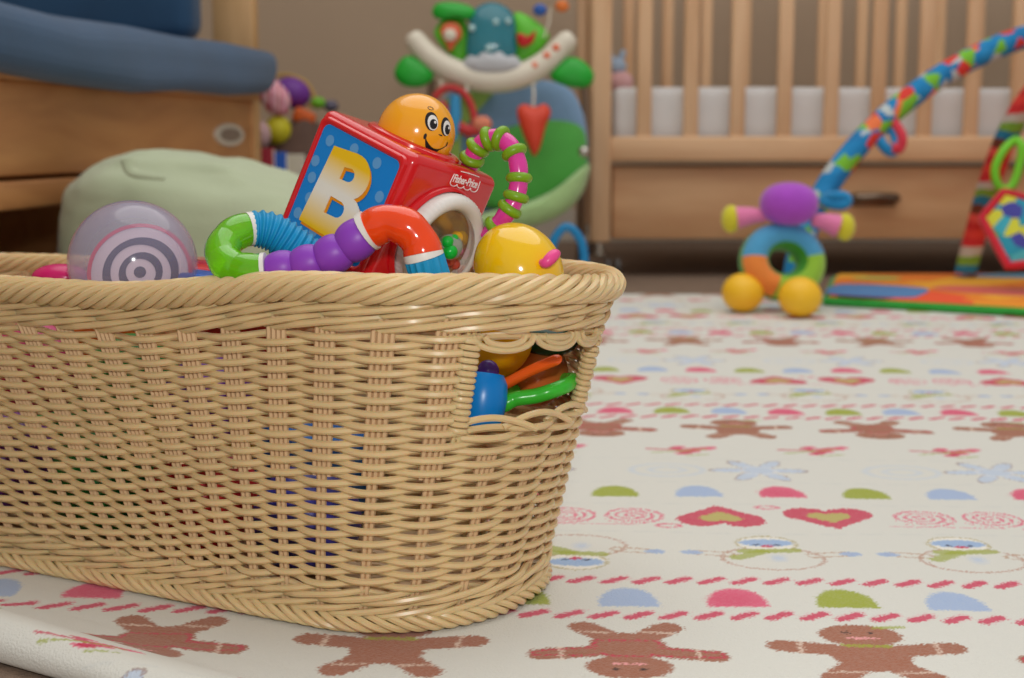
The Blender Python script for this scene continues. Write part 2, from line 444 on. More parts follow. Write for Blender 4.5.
    me.polygons.add(len(Q)); me.polygons.foreach_set('loop_start', np.arange(len(Q)) * 4); me.polygons.foreach_set('loop_total', np.full(len(Q), 4))
    me.polygons.foreach_set('use_smooth', np.ones(len(Q), bool)); me.update(); me.validate()
    ca = me.color_attributes.new('print', 'FLOAT_COLOR', 'POINT')
    ca.data.foreach_set('color', np.concatenate([C.reshape(-1, 3), np.ones((nr * nc, 1))], 1).astype(np.float32).ravel())
    m = bpy.data.materials.new('printed_fleece'); m.use_nodes = True; nt = m.node_tree; b = nt.nodes['Principled BSDF']
    b.inputs['Roughness'].default_value = 0.95; b.inputs['Specular IOR Level'].default_value = 0.1; b.inputs['Sheen Weight'].default_value = 0.15
    at_ = nt.nodes.new('ShaderNodeAttribute'); at_.attribute_name = 'print'; nt.links.new(at_.outputs['Color'], b.inputs['Base Color'])
    tc = nt.nodes.new('ShaderNodeTexCoord'); nz = nt.nodes.new('ShaderNodeTexNoise'); nz.inputs['Scale'].default_value = 650; nz.inputs['Detail'].default_value = 2
    nt.links.new(tc.outputs['Object'], nz.inputs['Vector'])
    bp = nt.nodes.new('ShaderNodeBump'); bp.inputs['Strength'].default_value = 0.5; bp.inputs['Distance'].default_value = 0.0015
    nt.links.new(nz.outputs['Fac'], bp.inputs['Height']); nt.links.new(bp.outputs['Normal'], b.inputs['Normal'])
    me.materials.append(m)
    o = bpy.data.objects.new('fleece_blanket', me); COL.objects.link(o)
    tag(o, 'white fleece blanket printed with gingerbread men, hearts and snowmen spread on the floor', 'blanket')
build_blanket()

# ---------------------------------------------------------------- wicker basket
AX = np.array([0.883, -0.469]); NX = np.array([0.469, 0.883])
S0, T0 = -0.727, 0.808
A0, B0, RC0 = 0.300, 0.099, 0.090
FLA, FLB = 0.052, 0.022
NST = 44
def dims(v): return A0 + FLA * v, B0 + FLB * v, RC0 + 0.024 * v
def curve_pt(phi, v, off=0.0):
    """phi in turns around the basket: 0 is the far left of the front side, running right along the front; returns s,t and outward normal"""
    phi, v = np.broadcast_arrays(np.mod(np.asarray(phi, float), 1.0), np.asarray(v, float))
    a, b, rc = dims(v); am, bm_, rm = dims(0.5)
    Ls = 2 * (am - rm); Lt = 2 * (bm_ - rm); Lc = PI / 2 * rm
    segs = [Ls, Lc, Lt, Lc, Ls, Lc, Lt, Lc]; tot = sum(segs); cum = np.cumsum([0] + segs) / tot
    s = np.zeros(phi.shape); t = np.zeros(phi.shape); ns = np.zeros(phi.shape); nt_ = np.zeros(phi.shape)
    for i in range(8):
        m = (phi >= cum[i]) & (phi <= cum[i + 1]); w_ = (phi - cum[i]) / (cum[i + 1] - cum[i])
        ia, ib = a - rc, b - rc
        if i == 0: S, T, nS, nT = -ia + 2 * ia * w_, -b, 0 * w_, -1 + 0 * w_
        elif i == 2: S, T, nS, nT = a + 0 * w_, -ib + 2 * ib * w_, 1 + 0 * w_, 0 * w_
        elif i == 4: S, T, nS, nT = ia - 2 * ia * w_, b + 0 * w_, 0 * w_, 1 + 0 * w_
        elif i == 6: S, T, nS, nT = -a + 0 * w_, ib - 2 * ib * w_, -1 + 0 * w_, 0 * w_
        else:
            th0 = {1: -PI / 2, 3: 0, 5: PI / 2, 7: PI}[i]; th = th0 + w_ * PI / 2
            cs = {1: ia, 3: ia, 5: -ia, 7: -ia}[i]; ct = {1: -ib, 3: ib, 5: ib, 7: -ib}[i]
            nS, nT = np.cos(th), np.sin(th); S, T = cs + rc * nS, ct + rc * nT
        s = np.where(m, S, s); t = np.where(m, T, t); ns = np.where(m, nS, ns); nt_ = np.where(m, nT, nt_)
    return s + ns * off, t + nt_ * off, ns, nt_
def hrim(s, t=-1.0):
    q = np.clip((np.asarray(t) + 0.06) / 0.14, 0, 1) * np.clip((0.20 - np.asarray(s)) / 0.25, 0, 1)
    a = np.clip((np.asarray(s) - 0.05) / 0.19, 0, 1); a = a * a * (3 - 2 * a)
    b = np.clip((np.asarray(t) + 0.09) / 0.12, 0, 1) * np.clip((np.asarray(s) - 0.10) / 0.15, 0, 1)
    return 0.2075 + 0.0145 * a - 0.009 * b - 0.011 * q
def skew(phi, v):
    s, t, _, _ = curve_pt(phi, v); x = np.clip((0.24 - s) / 0.30, 0, 1)
    g = x * x * (3 - 2 * x)                                  # the stakes lean on the left half of the front
    return g * (1 - np.clip((-s - 0.12) / 0.2, 0, 1)) * (t < 0) * 0.052 * (1 - v)
def bpos(phi, v, off=0.0, dz=0.0):
    s, t, ns, nt_ = curve_pt(phi, v, off)
    z = np.asarray(v) * hrim(s, t) + dz
    X = (s + S0) * AX[0] + (t + T0) * NX[0]; Y = (s + S0) * AX[1] + (t + T0) * NX[1]
    return np.stack(np.broadcast_arrays(X, Y, z), -1)
# phi of the right end centre
_am, _bm, _rm = dims(0.5); _tot = 4 * (_am - _rm) + 4 * (_bm - _rm) + 2 * PI * _rm
PHI_END = (2 * (_am - _rm) + PI / 2 * _rm + (_bm - _rm)) / _tot
PHI_END -= 0.026 / _tot; PHI_END2 = PHI_END + 0.5
HW = 0.060 / _tot * 1.0                                      # half width of the hand holes
HV0, HV1 = 0.130 / 0.213, 0.184 / 0.213
def stake_phi(j, v):
    ph = j / NST + 0.5 / NST
    return ph + skew(ph, v)
def in_hole(ph, m=0.0):
    ph = np.mod(ph, 1.0)
    return (np.abs(ph - PHI_END) < HW + m) | (np.abs(ph - PHI_END2 % 1.0) < HW + m)
basket = thing('wicker_basket', 'cream wicker basket full of baby toys standing on the printed blanket', 'basket',
               (S0 * AX[0] + T0 * NX[0], S0 * AX[1] + T0 * NX[1], 0))
mb = MB()
RW = 0.00235
zrow = 0.030; rows = []
while zrow < 0.188: rows.append(zrow); zrow += 0.00408
for k, zr in enumerate(rows):
    v = zr / 0.213
    j = np.arange(0, NST * 8) / 8.0
    ph = stake_phi(j, v)
    off = 0.0035 * np.cos(PI * (j + k)) ; off = np.sign(off) * np.abs(off / 0.0035) ** 0.75 * 0.0035
    dz = -0.0008 * np.cos(PI * (j + k))
    P = bpos(ph, v, off, dz)
    hole = HV0 < v < HV1
    if not hole: mb.tube(P, RW, 7, closed=True)
    else:
        msk = in_hole(ph, 0.0)
        order = np.where(~msk)[0]
        runs = np.split(order, np.where(np.diff(order) != 1)[0] + 1)
        if len(runs) > 1 and runs[0][0] == 0 and runs[-1][-1] == len(ph) - 1: runs = [np.r_[runs[-1], runs[0]]] + runs[1:-1]
        for r_ in runs:
            if len(r_) > 3: mb.tube(P[r_], RW, 7)
weave = mb.build('woven_wall', M_wick, basket, recalc=False)
mb = MB()
def wale(v, strands=3, rise=0.0042, amp=0.0042, lift=0.0):
    for m in range(strands):
        j = np.arange(0, NST * 8) / 8.0; nturn = NST
        u = np.mod(j + m * 1.0, 3.0)
        off = amp * np.clip(1.15 * np.cos(2 * PI * (u - 1.0) / 3) + 0.35, -1, 1)
        tri = np.where(u < 2, u - 1.0, 1.0 - 2 * (u - 2))
        j = np.arange(0, NST * 8) / 8.0
        # taper the phase mismatch at the far left where the ends are tucked in
        P = bpos(stake_phi(j, v), v, off + 0.0008, rise * tri + lift)
        mb.tube(P, RW * 0.95, 7, closed=True)
NST_W = NST
for vz in (0.0135, 0.0225): wale(vz / 0.213)
for vz in (0.1935, 0.2020): wale(vz / 0.213)
mb.build('waling_band', M_wick, basket, recalc=False)
# stakes: pairs low down, four rods higher up
mb = MB()
for j in range(NST):
    vv = np.linspace(0.02, 0.98, 14)
    for o_ in (-0.0018, 0.0018, -0.0054, 0.0054):
        v_ = vv if abs(o_) < 0.003 else vv[vv > 0.46]
        ph = stake_phi(j, v_) + o_ / _tot
        P = bpos(ph, v_)
        hole = in_hole(ph, 0.002)
        a_ = (v_ < HV0 + 0.0) | ~hole; b_ = (v_ > HV1) | ~hole
        if hole.any():
            lo = P[v_ <= HV0]; hi = P[v_ >= HV1]
            if len(lo) > 1: mb.tube(lo, 0.0018, 6)
            if len(hi) > 1: mb.tube(hi, 0.0018, 6)
        else: mb.tube(P, 0.0018, 6)
mb.build('upright_stake', M_stake, basket, recalc=False)
# rolled borders: strands wound helically round the edge
def border(v, R, n, period, rs, sgn, rz=1.0, dz=0.0, lumps=0.0, off0=0.0):
    b = MB(); turns = round(_tot / period * n) / n
    Nn = int(turns * n * 3.2)
    ph = np.linspace(0, 1, 900, endpoint=False)
    for i in range(n):
        a = sgn * 2 * PI * turns * ph + 2 * PI * i / n
        # helix radius: strand centre
        P = bpos(ph, v, off0 + R * np.cos(a), dz + R * rz * np.sin(a))
        b.tube(P, rs, 7, closed=True)
    return b
border(1.0, 0.0072, 7, 0.086, 0.0029, 1, rz=0.95, dz=0.001, off0=0.003).build('rim_braid', M_wick, basket, recalc=False)
border(0.034, 0.0052, 5, 0.058, 0.0024, -1, rz=0.85, dz=-0.0005, off0=0.003).build('foot_braid', M_wick, basket, recalc=False)
# base
mb = MB()
for k in range(26):
    t_ = -0.104 + 0.0083 * k; hl = A0 - 0.012 - (RC0 - math.sqrt(max(0, RC0 ** 2 - max(0, abs(t_) - (B0 - RC0)) ** 2)))
    n_ = int(2 * hl / 0.006); ss = np.linspace(-hl, hl, n_)
    z_ = 0.0065 + 0.002 * np.sin(np.arange(n_) * PI / 4 + PI * (k % 2))
    P = np.column_stack([(ss + S0) * AX[0] + (t_ + T0) * NX[0], (ss + S0) * AX[1] + (t_ + T0) * NX[1], z_])
    mb.tube(P, 0.0036, 6)
for k in range(15):
    s_ = -0.266 + 0.038 * k; ht = B0 - 0.01 - (0.02 if abs(s_) > 0.24 else 0)
    P = [[(s_ + S0) * AX[0] + (t_ + T0) * NX[0], (s_ + S0) * AX[1] + (t_ + T0) * NX[1], 0.0065] for t_ in np.linspace(-ht, ht, 8)]
    mb.tube(P, 0.003, 6)
mb.build('woven_base', M_stake, basket, recalc=False)
# hand holes: wrapped posts at both sides, loops above and below
for pe in (PHI_END, PHI_END2):
    for sg in (-1, 1):
        b = MB(); n_ = 15
        tt = np.linspace(0, 1, n_ * 12); vv = HV0 - 0.01 + (HV1 - HV0 + 0.02) * tt; a = 2 * PI * n_ * tt
        s_, t_, ns, nt_ = curve_pt(np.full(tt.shape, pe + sg * HW), vv)
        ph = pe + sg * HW + 0.0050 * np.cos(a) / _tot
        b.tube(bpos(ph, vv, 0.0005 + 0.0040 * np.sin(a)), 0.0019, 7)
        v_ = np.linspace(HV0 - 0.06, HV1 + 0.05, 6)
        for o_ in (-0.0017, 0.0017): b.tube(bpos(pe + sg * HW + o_ / _tot + 0 * v_, v_), 0.0017, 6)
        b.build('wrapped_post', M_wick, basket, recalc=False)
    for k in range(3):
        b = MB(); c = pe + (-2 / 3 + k * 2 / 3) * HW; wd = HW * 0.38
        for rr, dd in ((1.0, 0.0), (0.66, 0.0)):
            u = np.linspace(-1, 1, 16)
            ph = c + wd * rr * 0.86 * u; dv = -0.009 * rr * np.sqrt(np.clip(1 - u * u, 0, 1)) 
            b.tube(bpos(ph, HV1 + 0.010, 0.003 - 0.001 * rr, dv), 0.0021, 7)
        b.build('hole_top_loop', M_wick, basket, recalc=False); b = MB()
        u = np.linspace(-1, 1.15, 18)
        ph = c + wd * 1.25 * u; dv = 0.0085 * np.cos(u * PI / 2.2)
        b.tube(bpos(ph, HV0 - 0.008, 0.002 + 0.003 * u, dv - 0.001), 0.0022, 7)
        b.build('hole_bottom_loop', M_wick, basket, recalc=False)

# ---------------------------------------------------------------- activity block
LB = 0.093
e1 = np.array([0.7164, 0.4297, -0.5497]); e1 /= np.linalg.norm(e1)
e2 = np.array([0.5745, 0.0837, 0.8142]); e2 -= e2.dot(e1) * e1; e2 /= np.linalg.norm(e2)
e3 = np.cross(e1, e2); e3 = e3 if e3[1] > 0 else -e3
E1, E2, E3 = camdir(*e1), camdir(*e2), camdir(*e3)
corner = at(417, 155, 0.895)
BO = corner - E1 * LB                                           # corner A
def blk(a, b, c): return BO + LB * (a * E1 + b * E2 + c * E3)
cen = blk(.5, .5, .5)
block = thing('activity_block', 'red plastic activity block with a letter B panel and a smiling yellow dome', 'toy', cen)
RB = Rframe(E1, E2, E3)
if np.linalg.det(RB) < 0: RBl = Rframe(E1, E2, -E3)
else: RBl = RB
mb = MB()
mb.box(cen, (LB, LB, LB), R=RB, bev=0.0070, seg=5)
# raised collar under the dome
topR = align(-E3, E1)
topc = blk(.5, .5, 0)
mb.lathe([(0.034, -0.002), (0.0335, 0.0015), (0.031, 0.0030), (0.027, 0.0030), (0.026, 0.0)], topc, R=topR, seg=48)
# bulge round the big ring and moulded frame of the letter face
rf = align(E1, E2); rc_ = blk(1, .53, .575)
mb.lathe([(0.0405, -0.006), (0.0405, 0.001), (0.0395, 0.0035), (0.0380, 0.004), (0.037, 0.0)], rc_, R=rf, seg=64)
mb.build('shell', M_red, block)
# letter face: rim, blue panel, dots, letter
bl = lambda x, y, h: blk(0.5 + x, 0, 0.5 + y) - E2 * h            # x along E1, y down, in cube edges
mb = MB()
def rrect(w_, h_, r, n=6):
    pts = []
    for cx, cy, a0 in ((w_ - r, h_ - r, 0), (-w_ + r, h_ - r, 90), (-w_ + r, -h_ + r, 180), (w_ - r, -h_ + r, 270)):
        for k in range(n + 1):
            a = math.radians(a0 + 90 * k / n); pts.append((cx + r * math.cos(a), cy + r * math.sin(a)))
    return pts
rp = rrect(0.43, 0.43, 0.06); n_ = len(rp)
prof = [(0.405, 0.0008), (0.415, 0.0022), (0.432, 0.0028), (0.448, 0.002), (0.455, -0.001)]
vs = []; fs = []
for i, (sc, hh) in enumerate(prof):
    for x, y in rp: vs.append(bl(x * sc / 0.43, y * sc / 0.43, hh))
for i in range(len(prof) - 1):
    for k in range(n_): fs.append((i * n_ + k, i * n_ + (k + 1) % n_, (i + 1) * n_ + (k + 1) % n_, (i + 1) * n_ + k))
mb.add(vs, fs); mb.build('panel_rim', M_red, block)
mb = MB(); mb.patch(rrect(0.405, 0.405, 0.05), lambda x, y: bl(x, y, 0.0009), 2)
rnd = random.Random(5)
for (x, y) in [(-.30, -.30), (-.05, -.33), (.2, -.32), (.34, -.12), (.33, .12), (-.33, 0.0), (-.33, .28), (-.12, .34), (.14, .36), (.34, .34), (-.36, -.12), (.12, .05), (-.28, .14)]:
    c_ = [(x + 0.042 * math.cos(a), y + 0.042 * math.sin(a)) for a in np.linspace(0, 2 * PI, 20, endpoint=False)]
    mb.patch(c_, lambda x, y: bl(x, y, 0.00115), 2, mi=1)
panel = mb.build('letter_panel', [mat('blue_print', (0, 132, 214), rough=0.35), mat('pale_blue_dot', (96, 160, 214), rough=0.35)], block, recalc=False, label='blue dotted panel')
def arcp(cx, cy, rx, ry, a0, a1, n=10): return [(cx + rx * math.cos(math.radians(a0 + (a1 - a0) * k / n)), cy + ry * math.sin(math.radians(a0 + (a1 - a0) * k / n))) for k in range(n + 1)]
# outline with y up, later flipped
outer = [(-.24, .30), (0.0, .33)] + arcp(0.03, .165, .17, .165, 85, -55, 10) + arcp(0.06, -.13, .20, .175, 60, -88, 12) + [(-.29, -.30), (-.29, -.27), (-.24, .28)]
h1 = [(-.07, .20)] + arcp(0.0, .165, .055, .05, 80, -80, 6) + [(-.075, .11)]
h2 = [(-.09, -.03)] + arcp(0.02, -.09, .065, .062, 75, -80, 6) + [(-.095, -.16)]
V, Fc = curve_mesh([outer, h1, h2], extrude=0.002)
V2 = np.array([bl(x * 1.0 + 0.01, -y * 1.0 + 0.015, 0.0019 + (z > 0) * 0.0006) for x, y, z in V])
Vs = np.array([bl(x * 1.0 + 0.03, -y * 1.0 + 0.035, 0.0013 + (z > 0) * 0.0004) for x, y, z in V])
gm = bpy.data.materials.new('letter_print'); gm.use_nodes = True; nt = gm.node_tree; b = nt.nodes['Principled BSDF']; b.inputs['Roughness'].default_value = 0.3
tc = nt.nodes.new('ShaderNodeTexCoord'); vm = nt.nodes.new('ShaderNodeVectorMath'); vm.operation = 'DOT_PRODUCT'; vm.inputs[1].default_value = tuple(E3 / LB)
cr = nt.nodes.new('ShaderNodeValToRGB'); e = cr.color_ramp.elements; ad = nt.nodes.new('ShaderNodeMath'); ad.inputs[1].default_value = 0.5
nt.links.new(tc.outputs['Object'], vm.inputs[0]); nt.links.new(vm.outputs['Value'], ad.inputs[0]); nt.links.new(ad.outputs[0], cr.inputs['Fac'])
e[0].position = 0.27; e[0].color = L3((244, 196, 20)); e[1].position = 0.80; e[1].color = L3((244, 196, 20))
k_ = e.new(0.49); k_.color = L3((240, 236, 222)); k_ = e.new(0.55); k_.color = L3((240, 236, 222))
nt.links.new(cr.outputs['Color'], b.inputs['Base Color'])
mb = MB(); mb.add(V2, Fc, 0); mb.add(Vs, Fc, 1)
mb.build('letter', [gm, mat('letter_edge', (238, 150, 10), rough=0.3)], panel, smooth=False, recalc=True, label='yellow and white letter B with orange edge')
# yellow dome with face
dc = topc - E3 * 0.0072 + camdir(-0.0012, 0, 0); DR = 0.0268
mb = MB()
th = np.linspace(0, PI * 0.68, 22)
mb.lathe([(max(1e-5, DR * math.sin(t)), DR * math.cos(t) * 1.03) for t in th], dc, R=topR, seg=48)
dome = mb.build('dome', M_yel, block, label='amber dome with a smiling face')
faxis = camdir(0.64, -0.02, -0.77); faxis /= np.linalg.norm(faxis)
fup = -E3 - (-E3).dot(faxis) * faxis; fup /= np.linalg.norm(fup)
frt = np.cross(fup, faxis); 
if frt.dot(camdir(1, 0, 0)) < 0: frt = -frt
def onface(h): 
    def f_(x, y):
        r = math.hypot(x, y) / DR; d_ = faxis
        if r > 1e-6: d_ = faxis * math.cos(r) + (frt * x + fup * y) / (r * DR) * math.sin(r)
        # undo the slight stretch of the dome
        ax = -E3; d2 = d_ + ax * ax.dot(d_) * 0.03
        return dc + d2 * (DR + h)
    return f_
def circ(cx, cy, rx, ry=None, rot=0, n=20):
    ry = ry or rx; out = []
    for k in range(n):
        a = 2 * PI * k / n; x = rx * math.cos(a); y = ry * math.sin(a)
        out.append((cx + x * math.cos(rot) - y * math.sin(rot), cy + x * math.sin(rot) + y * math.cos(rot)))
    return out
mb = MB()
for cx, rt in ((-0.0060, 0.1), (0.0062, -0.1)):
    mb.patch(circ(cx - 0.0006, 0.0030, 0.0048, 0.0066, rt), onface(0.0002), 3, 0)
    mb.patch(circ(cx + 0.0003, 0.0022, 0.0038, 0.0052, rt), onface(0.00035), 3, 1)
    mb.patch(circ(cx + 0.0008, 0.0012, 0.0027, 0.0034), onface(0.0005), 3, 0)
    mb.patch(circ(cx + 0.0017, 0.0026, 0.0009), onface(0.00065), 2, 1)
ss = np.linspace(0, 1, 13)
up_ = [(-0.0085 + 0.0185 * t, -0.0085 - 0.0052 * math.sin(PI * t) ** 0.8) for t in ss]
lo_ = [(-0.0085 + 0.0185 * t, -0.0085 - (0.0052 * math.sin(PI * t) ** 0.8 + 0.0042 * math.sin(PI * min(1, t * 1.4)) ** 0.7 + 0.0009)) for t in ss[::-1]]
sm_v = []
for k in range(13):
    for q_ in range(4):
        a_ = np.array(up_[k]); b_ = np.array(lo_[12 - k]); sm_v.append(onface(0.00025)(*(a_ + (b_ - a_) * q_ / 3)))
mb.add(sm_v, [(k * 4 + q_, k * 4 + q_ + 1, (k + 1) * 4 + q_ + 1, (k + 1) * 4 + q_) for k in range(12) for q_ in range(3)], 0)
mb.patch(circ(-0.0090, -0.0080, 0.0011, 0.0020), onface(0.0003), 2, 0)
mb.patch(circ(0.0103, -0.0078, 0.0007, 0.0016), onface(0.0003), 2, 0)
mb.patch(circ(0.0018, -0.0042, 0.0018, 0.0004), onface(0.0003), 2, 0)
P = [onface(0.0001)(-0.0075 + 0.002 * math.cos(a), 0.0125 + 0.0013 * math.sin(a)) for a in np.linspace(0, 2 * PI, 14, endpoint=False)]
mb.tube(P, 0.00022, 5, closed=True, mi=0)
mb.build('face', [M_black, M_white], dome, recalc=False, label='black and white printed smiling face')
# big white knurled ring with a clear window
mb = MB()
def knurl(r, z, th): return r + (0.0004 * math.cos(60 * th) if 0.0015 < z < 0.010 else 0)
mb.lathe([(0.0365, -0.002), (0.0375, 0.004), (0.0365, 0.0090), (0.0330, 0.0112), (0.0290, 0.0100), (0.0268, 0.0065), (0.0268, 0.0)], rc_ + E1 * 0.003, R=rf, seg=180, rfn=knurl)
ring = mb.build('window_ring', M_white, block, label='white knurled ring')
mb = MB()
mb.lathe([(max(1e-5, 0.0268 * math.sin(t)), 0.0268 * 0.55 * math.cos(t)) for t in np.linspace(0, PI / 2, 12)], rc_ + E1 * 0.010, R=rf, seg=48)
mb.build('clear_window', mat('clear_plastic', (255, 246, 232), rough=0.05, trans=1.0, ior=1.25, alpha=0.35), ring, label='clear plastic window')
mb = MB()
mb.lathe([(1e-5, 0.0022), (0.018, 0.0030), (0.0262, 0.007)], rc_ + E1 * 0.0015, R=rf, seg=48)
mb.build('mirror', mat('mirror_foil', (205, 190, 170), rough=0.22, metal=0.85), ring)
fx, fy = rf[:, 0], rf[:, 1]
fxp = camdir(1, 0, 0) - camdir(1, 0, 0).dot(E1) * E1; fxp /= np.linalg.norm(fxp); fyp = np.cross(E1, fxp)
if fyp.dot(camdir(0, -1, 0)) < 0: fyp = -fyp
mb = MB(); pc = rc_ + E1 * 0.0165 + fxp * 0.0005 + fyp * 0.004
mb.ell(pc, 0.0085, 20, 12)
mb.build('rattle_bead', mat('glass_bead', (215, 235, 225), rough=0.05, trans=0.6, spec=0.8), ring, label='clear bead in the window')
mb = MB()
for dx, dy, r_ in ((0.0005, -0.004, 0.0052), (-0.002, 0.0035, 0.0042), (0.0045, 0.0035, 0.0026)):
    mb.ell(pc + fxp * dx + camdir(0, -1, 0) * dy + camdir(0, 0, -1) * 0.0060, (r_, r_, r_), 14, 8)
mb.build('bead_spot', mat('green_bead', (0, 190, 60), rough=0.2), ring, label='bright green spots')
for (x, y, r_, c_, nm) in [(0.013, 0.002, .0045, (236, 180, 30), 'yellow'), (0.006, -0.013, .004, (225, 90, 70), 'coral'), (-0.006, -0.012, .0055, (112, 70, 180), 'violet'),
                      (0.014, -0.009, .0036, (230, 110, 160), 'pink'), (0.000, -0.019, .0036, (225, 190, 40), 'yellow'), (0.011, -0.019, .0034, (220, 90, 70), 'coral')]:
    mb = MB(); mb.ell(rc_ + E1 * 0.010 + fxp * x + fyp * y, r_, 14, 8)
    mb.build('rattle_bead', mat('bead_' + nm, c_, rough=0.2), ring, label='small ' + nm + ' bead')
# printed maker's mark: scalloped outline and lettering above the ring
lx = E2; ly = -E3                                               # right, up on the ring face
lc = blk(1, 0.60, 0.078) + E1 * 0.0005
def lab(x, y, h=0.0004): return lc + lx * x + ly * y + E1 * h
mb = MB(); W_, Hh = 0.0150, 0.0048
sc_ = [lab(W_ * 0.93, Hh * 0.6), lab(W_ * 1.02, -Hh * 0.55)]
P = [(-W_ * .96, Hh * .55), (-W_, -Hh * .5)]
for k in range(4):
    for a in np.linspace(180, 360, 7): P.append((-W_ * 0.75 + k * W_ * 0.5 + W_ * 0.25 * math.cos(math.radians(a)), -Hh * 0.75 + 0.0020 * math.sin(math.radians(a))))
P += [(W_, -Hh * .5), (W_ * .96, Hh * .55)]
mb.tube([lab(*q_) for q_ in P], 0.00032, 5)
mb.tube([lab(x, Hh * 1.05 + 0.0006 * math.cos(x / W_ * 1.5)) for x in np.linspace(-W_ * .6, W_ * .75, 8)], 0.00032, 5)
V, Fc = curve_mesh(text='Fisher-Price', size=0.0056, offset=0.00012, extrude=0.0001)
mb.add([lab(x * 0.98, y * 1.35 - 0.0003, 0.0003 + z) for x, y, z in V], Fc)
mb.build('maker_mark', mat('white_print', (250, 240, 240), rough=0.4), block, smooth=False, recalc=False, label='white scalloped emblem with lettering')
# beaded handle on the far right side
hp = [at(462, 205, 0.985), at(466, 180, 0.975), at(473, 156, 0.965), at(483, 142, 0.96), at(499, 138, 0.955), at(513, 150, 0.95), at(519, 172, 0.948), at(516, 197, 0.948), at(507, 213, 0.95), at(497, 226, 0.955), at(487, 238, 0.96)]
hs, ht = resample(spline(hp, 12), 220)
tot = ht[-1]
mb = MB(); mb.tube(hs, 0.0058 + 0.0006 * np.abs(np.sin(ht / tot * PI * 9)), 16)
handle = mb.build('handle', mat('magenta_plastic', (226, 62, 160), rough=0.2, coat=0.3), block, label='magenta curved handle')
tt = [0.18, 0.25, 0.315, 0.38, 0.445, 0.545, 0.67, 0.755, 0.82, 0.93]
for t_ in tt:
    i = int(t_ * 219); T = hs[min(219, i + 1)] - hs[i - 1]; mb = MB()
    mb.lathe([(0.0058 + 0.0034 * math.cos(a), 0.0034 * math.sin(a)) for a in np.linspace(-PI, PI, 13)], hs[i], R=align(T), seg=24)
    mb.build('handle_ring', mat('olive_rubber', (122, 168, 26), rough=0.35), handle, label='olive green ring on the handle')

# ---------------------------------------------------------------- bendy tube rattle
tube_pts = [at(316, 262, 0.915), at(298, 248, 0.91), at(272, 232, 0.905), at(250, 229, 0.90), at(232, 236, 0.893), at(222, 252, 0.884), at(230, 266, 0.876), at(250, 271, 0.871), at(268, 270, 0.87),
            at(290, 267, 0.87), at(314, 262, 0.868), at(338, 252, 0.866), at(356, 240, 0.864), at(370, 230, 0.862), at(388, 223, 0.860), at(407, 228, 0.858), at(420, 243, 0.858), at(424, 257, 0.858), at(430, 276, 0.862), at(438, 296, 0.87)]
tp, tl = resample(spline(tube_pts, 16), 900)
key = spline(tube_pts, 16); kd = np.r_[0, np.cumsum(np.linalg.norm(np.diff(key, axis=0), axis=1))]
def kat(i): return kd[i * 16] / kd[-1]
snake = thing('bendy_tube_rattle', 'multicoloured bendy tube rattle lying along the front rim of the basket', 'toy', tube_pts[10] - np.array([0, 0, 0.011]))
def segm(f0, f1, rfn, name, m, label, sides=20):
    i0, i1 = int(f0 * 899), int(f1 * 899); P = tp[i0:i1 + 1]; l_ = tl[i0:i1 + 1] - tl[i0]
    mb = MB(); mb.tube(P, rfn(l_, l_[-1]), sides); return mb.build(name, m, snake, label=label)
rc = 0.0102
M_aqua = mat('aqua_rubber', (20, 148, 200), rough=0.5)
segm(0, kat(3.0.__int__()) - 0.004, lambda l, T: 0.0112 + 0.0009 * np.cos(l / 0.0042 * 2 * PI) * np.clip((T - l) / 0.003, 0, 1) + 0.0012 * np.sin(l / T * PI), 'ribbed_tube', M_aqua, 'ribbed aqua segment')
wr = lambda l, T: 0.0112 + 0 * l
segm(kat(3) - 0.006, kat(3) + 0.006, wr, 'collar', M_white, None)
segm(kat(3) + 0.006, kat(8) - 0.012, lambda l, T: 0.0107 + 0.0006 * np.abs(np.sin(l / T * PI * 4)), 'elbow', mat('clear_green', (128, 224, 10), rough=0.12, trans=0.45, spec=0.6, coat=0.4), 'translucent green elbow')
segm(kat(8) - 0.012, kat(8) - 0.002, wr, 'collar', M_white, None)
segm(kat(8) - 0.002, kat(13) - 0.010, lambda l, T: 0.0085 + 0.0032 * (l / T) ** 0.5 * 1 + 0.0026 * np.abs(np.sin(l / T * PI * 4)) ** 0.6 - 0.001, 'beaded_tube', mat('violet_rubber', (140, 62, 186), rough=0.42), 'purple bubbled segment')
segm(kat(13) - 0.010, kat(13) + 0.002, lambda l, T: 0.0128 + 0 * l, 'collar', M_white, None)
segm(kat(13) + 0.002, kat(17) - 0.008, lambda l, T: 0.0118 + 0.0004 * np.sin(l / 0.003), 'elbow', mat('clear_orange', (255, 74, 10), rough=0.15, trans=0.15, spec=0.5, coat=0.4), 'translucent orange elbow')
segm(kat(17) - 0.008, kat(17) + 0.003, lambda l, T: 0.0124 + 0 * l, 'collar', M_white, None)
# fluted aqua end
i0 = int((kat(17) + 0.003) * 899); P = tp[i0:]; mb = MB()
n_ = len(P); T = np.gradient(P, axis=0); T /= np.linalg.norm(T, axis=1)[:, None]
vs = []; fs = []; sd = 64
Rb = align(T[0])
for i in range(n_):
    R_ = align(T[i], camdir(1, 0, 0))
    for k in range(sd):
        a = 2 * PI * k / sd; r_ = 0.0120 + 0.0006 * math.cos(16 * a); vs.append(P[i] + R_ @ np.array([r_ * math.cos(a), r_ * math.sin(a), 0]))
for i in range(n_ - 1):
    for k in range(sd): fs.append((i * sd + k, i * sd + (k + 1) % sd, (i + 1) * sd + (k + 1) % sd, (i + 1) * sd + k))
mb.add(vs, fs); mb.build('fluted_tube', M_aqua, snake, label='fluted aqua segment')

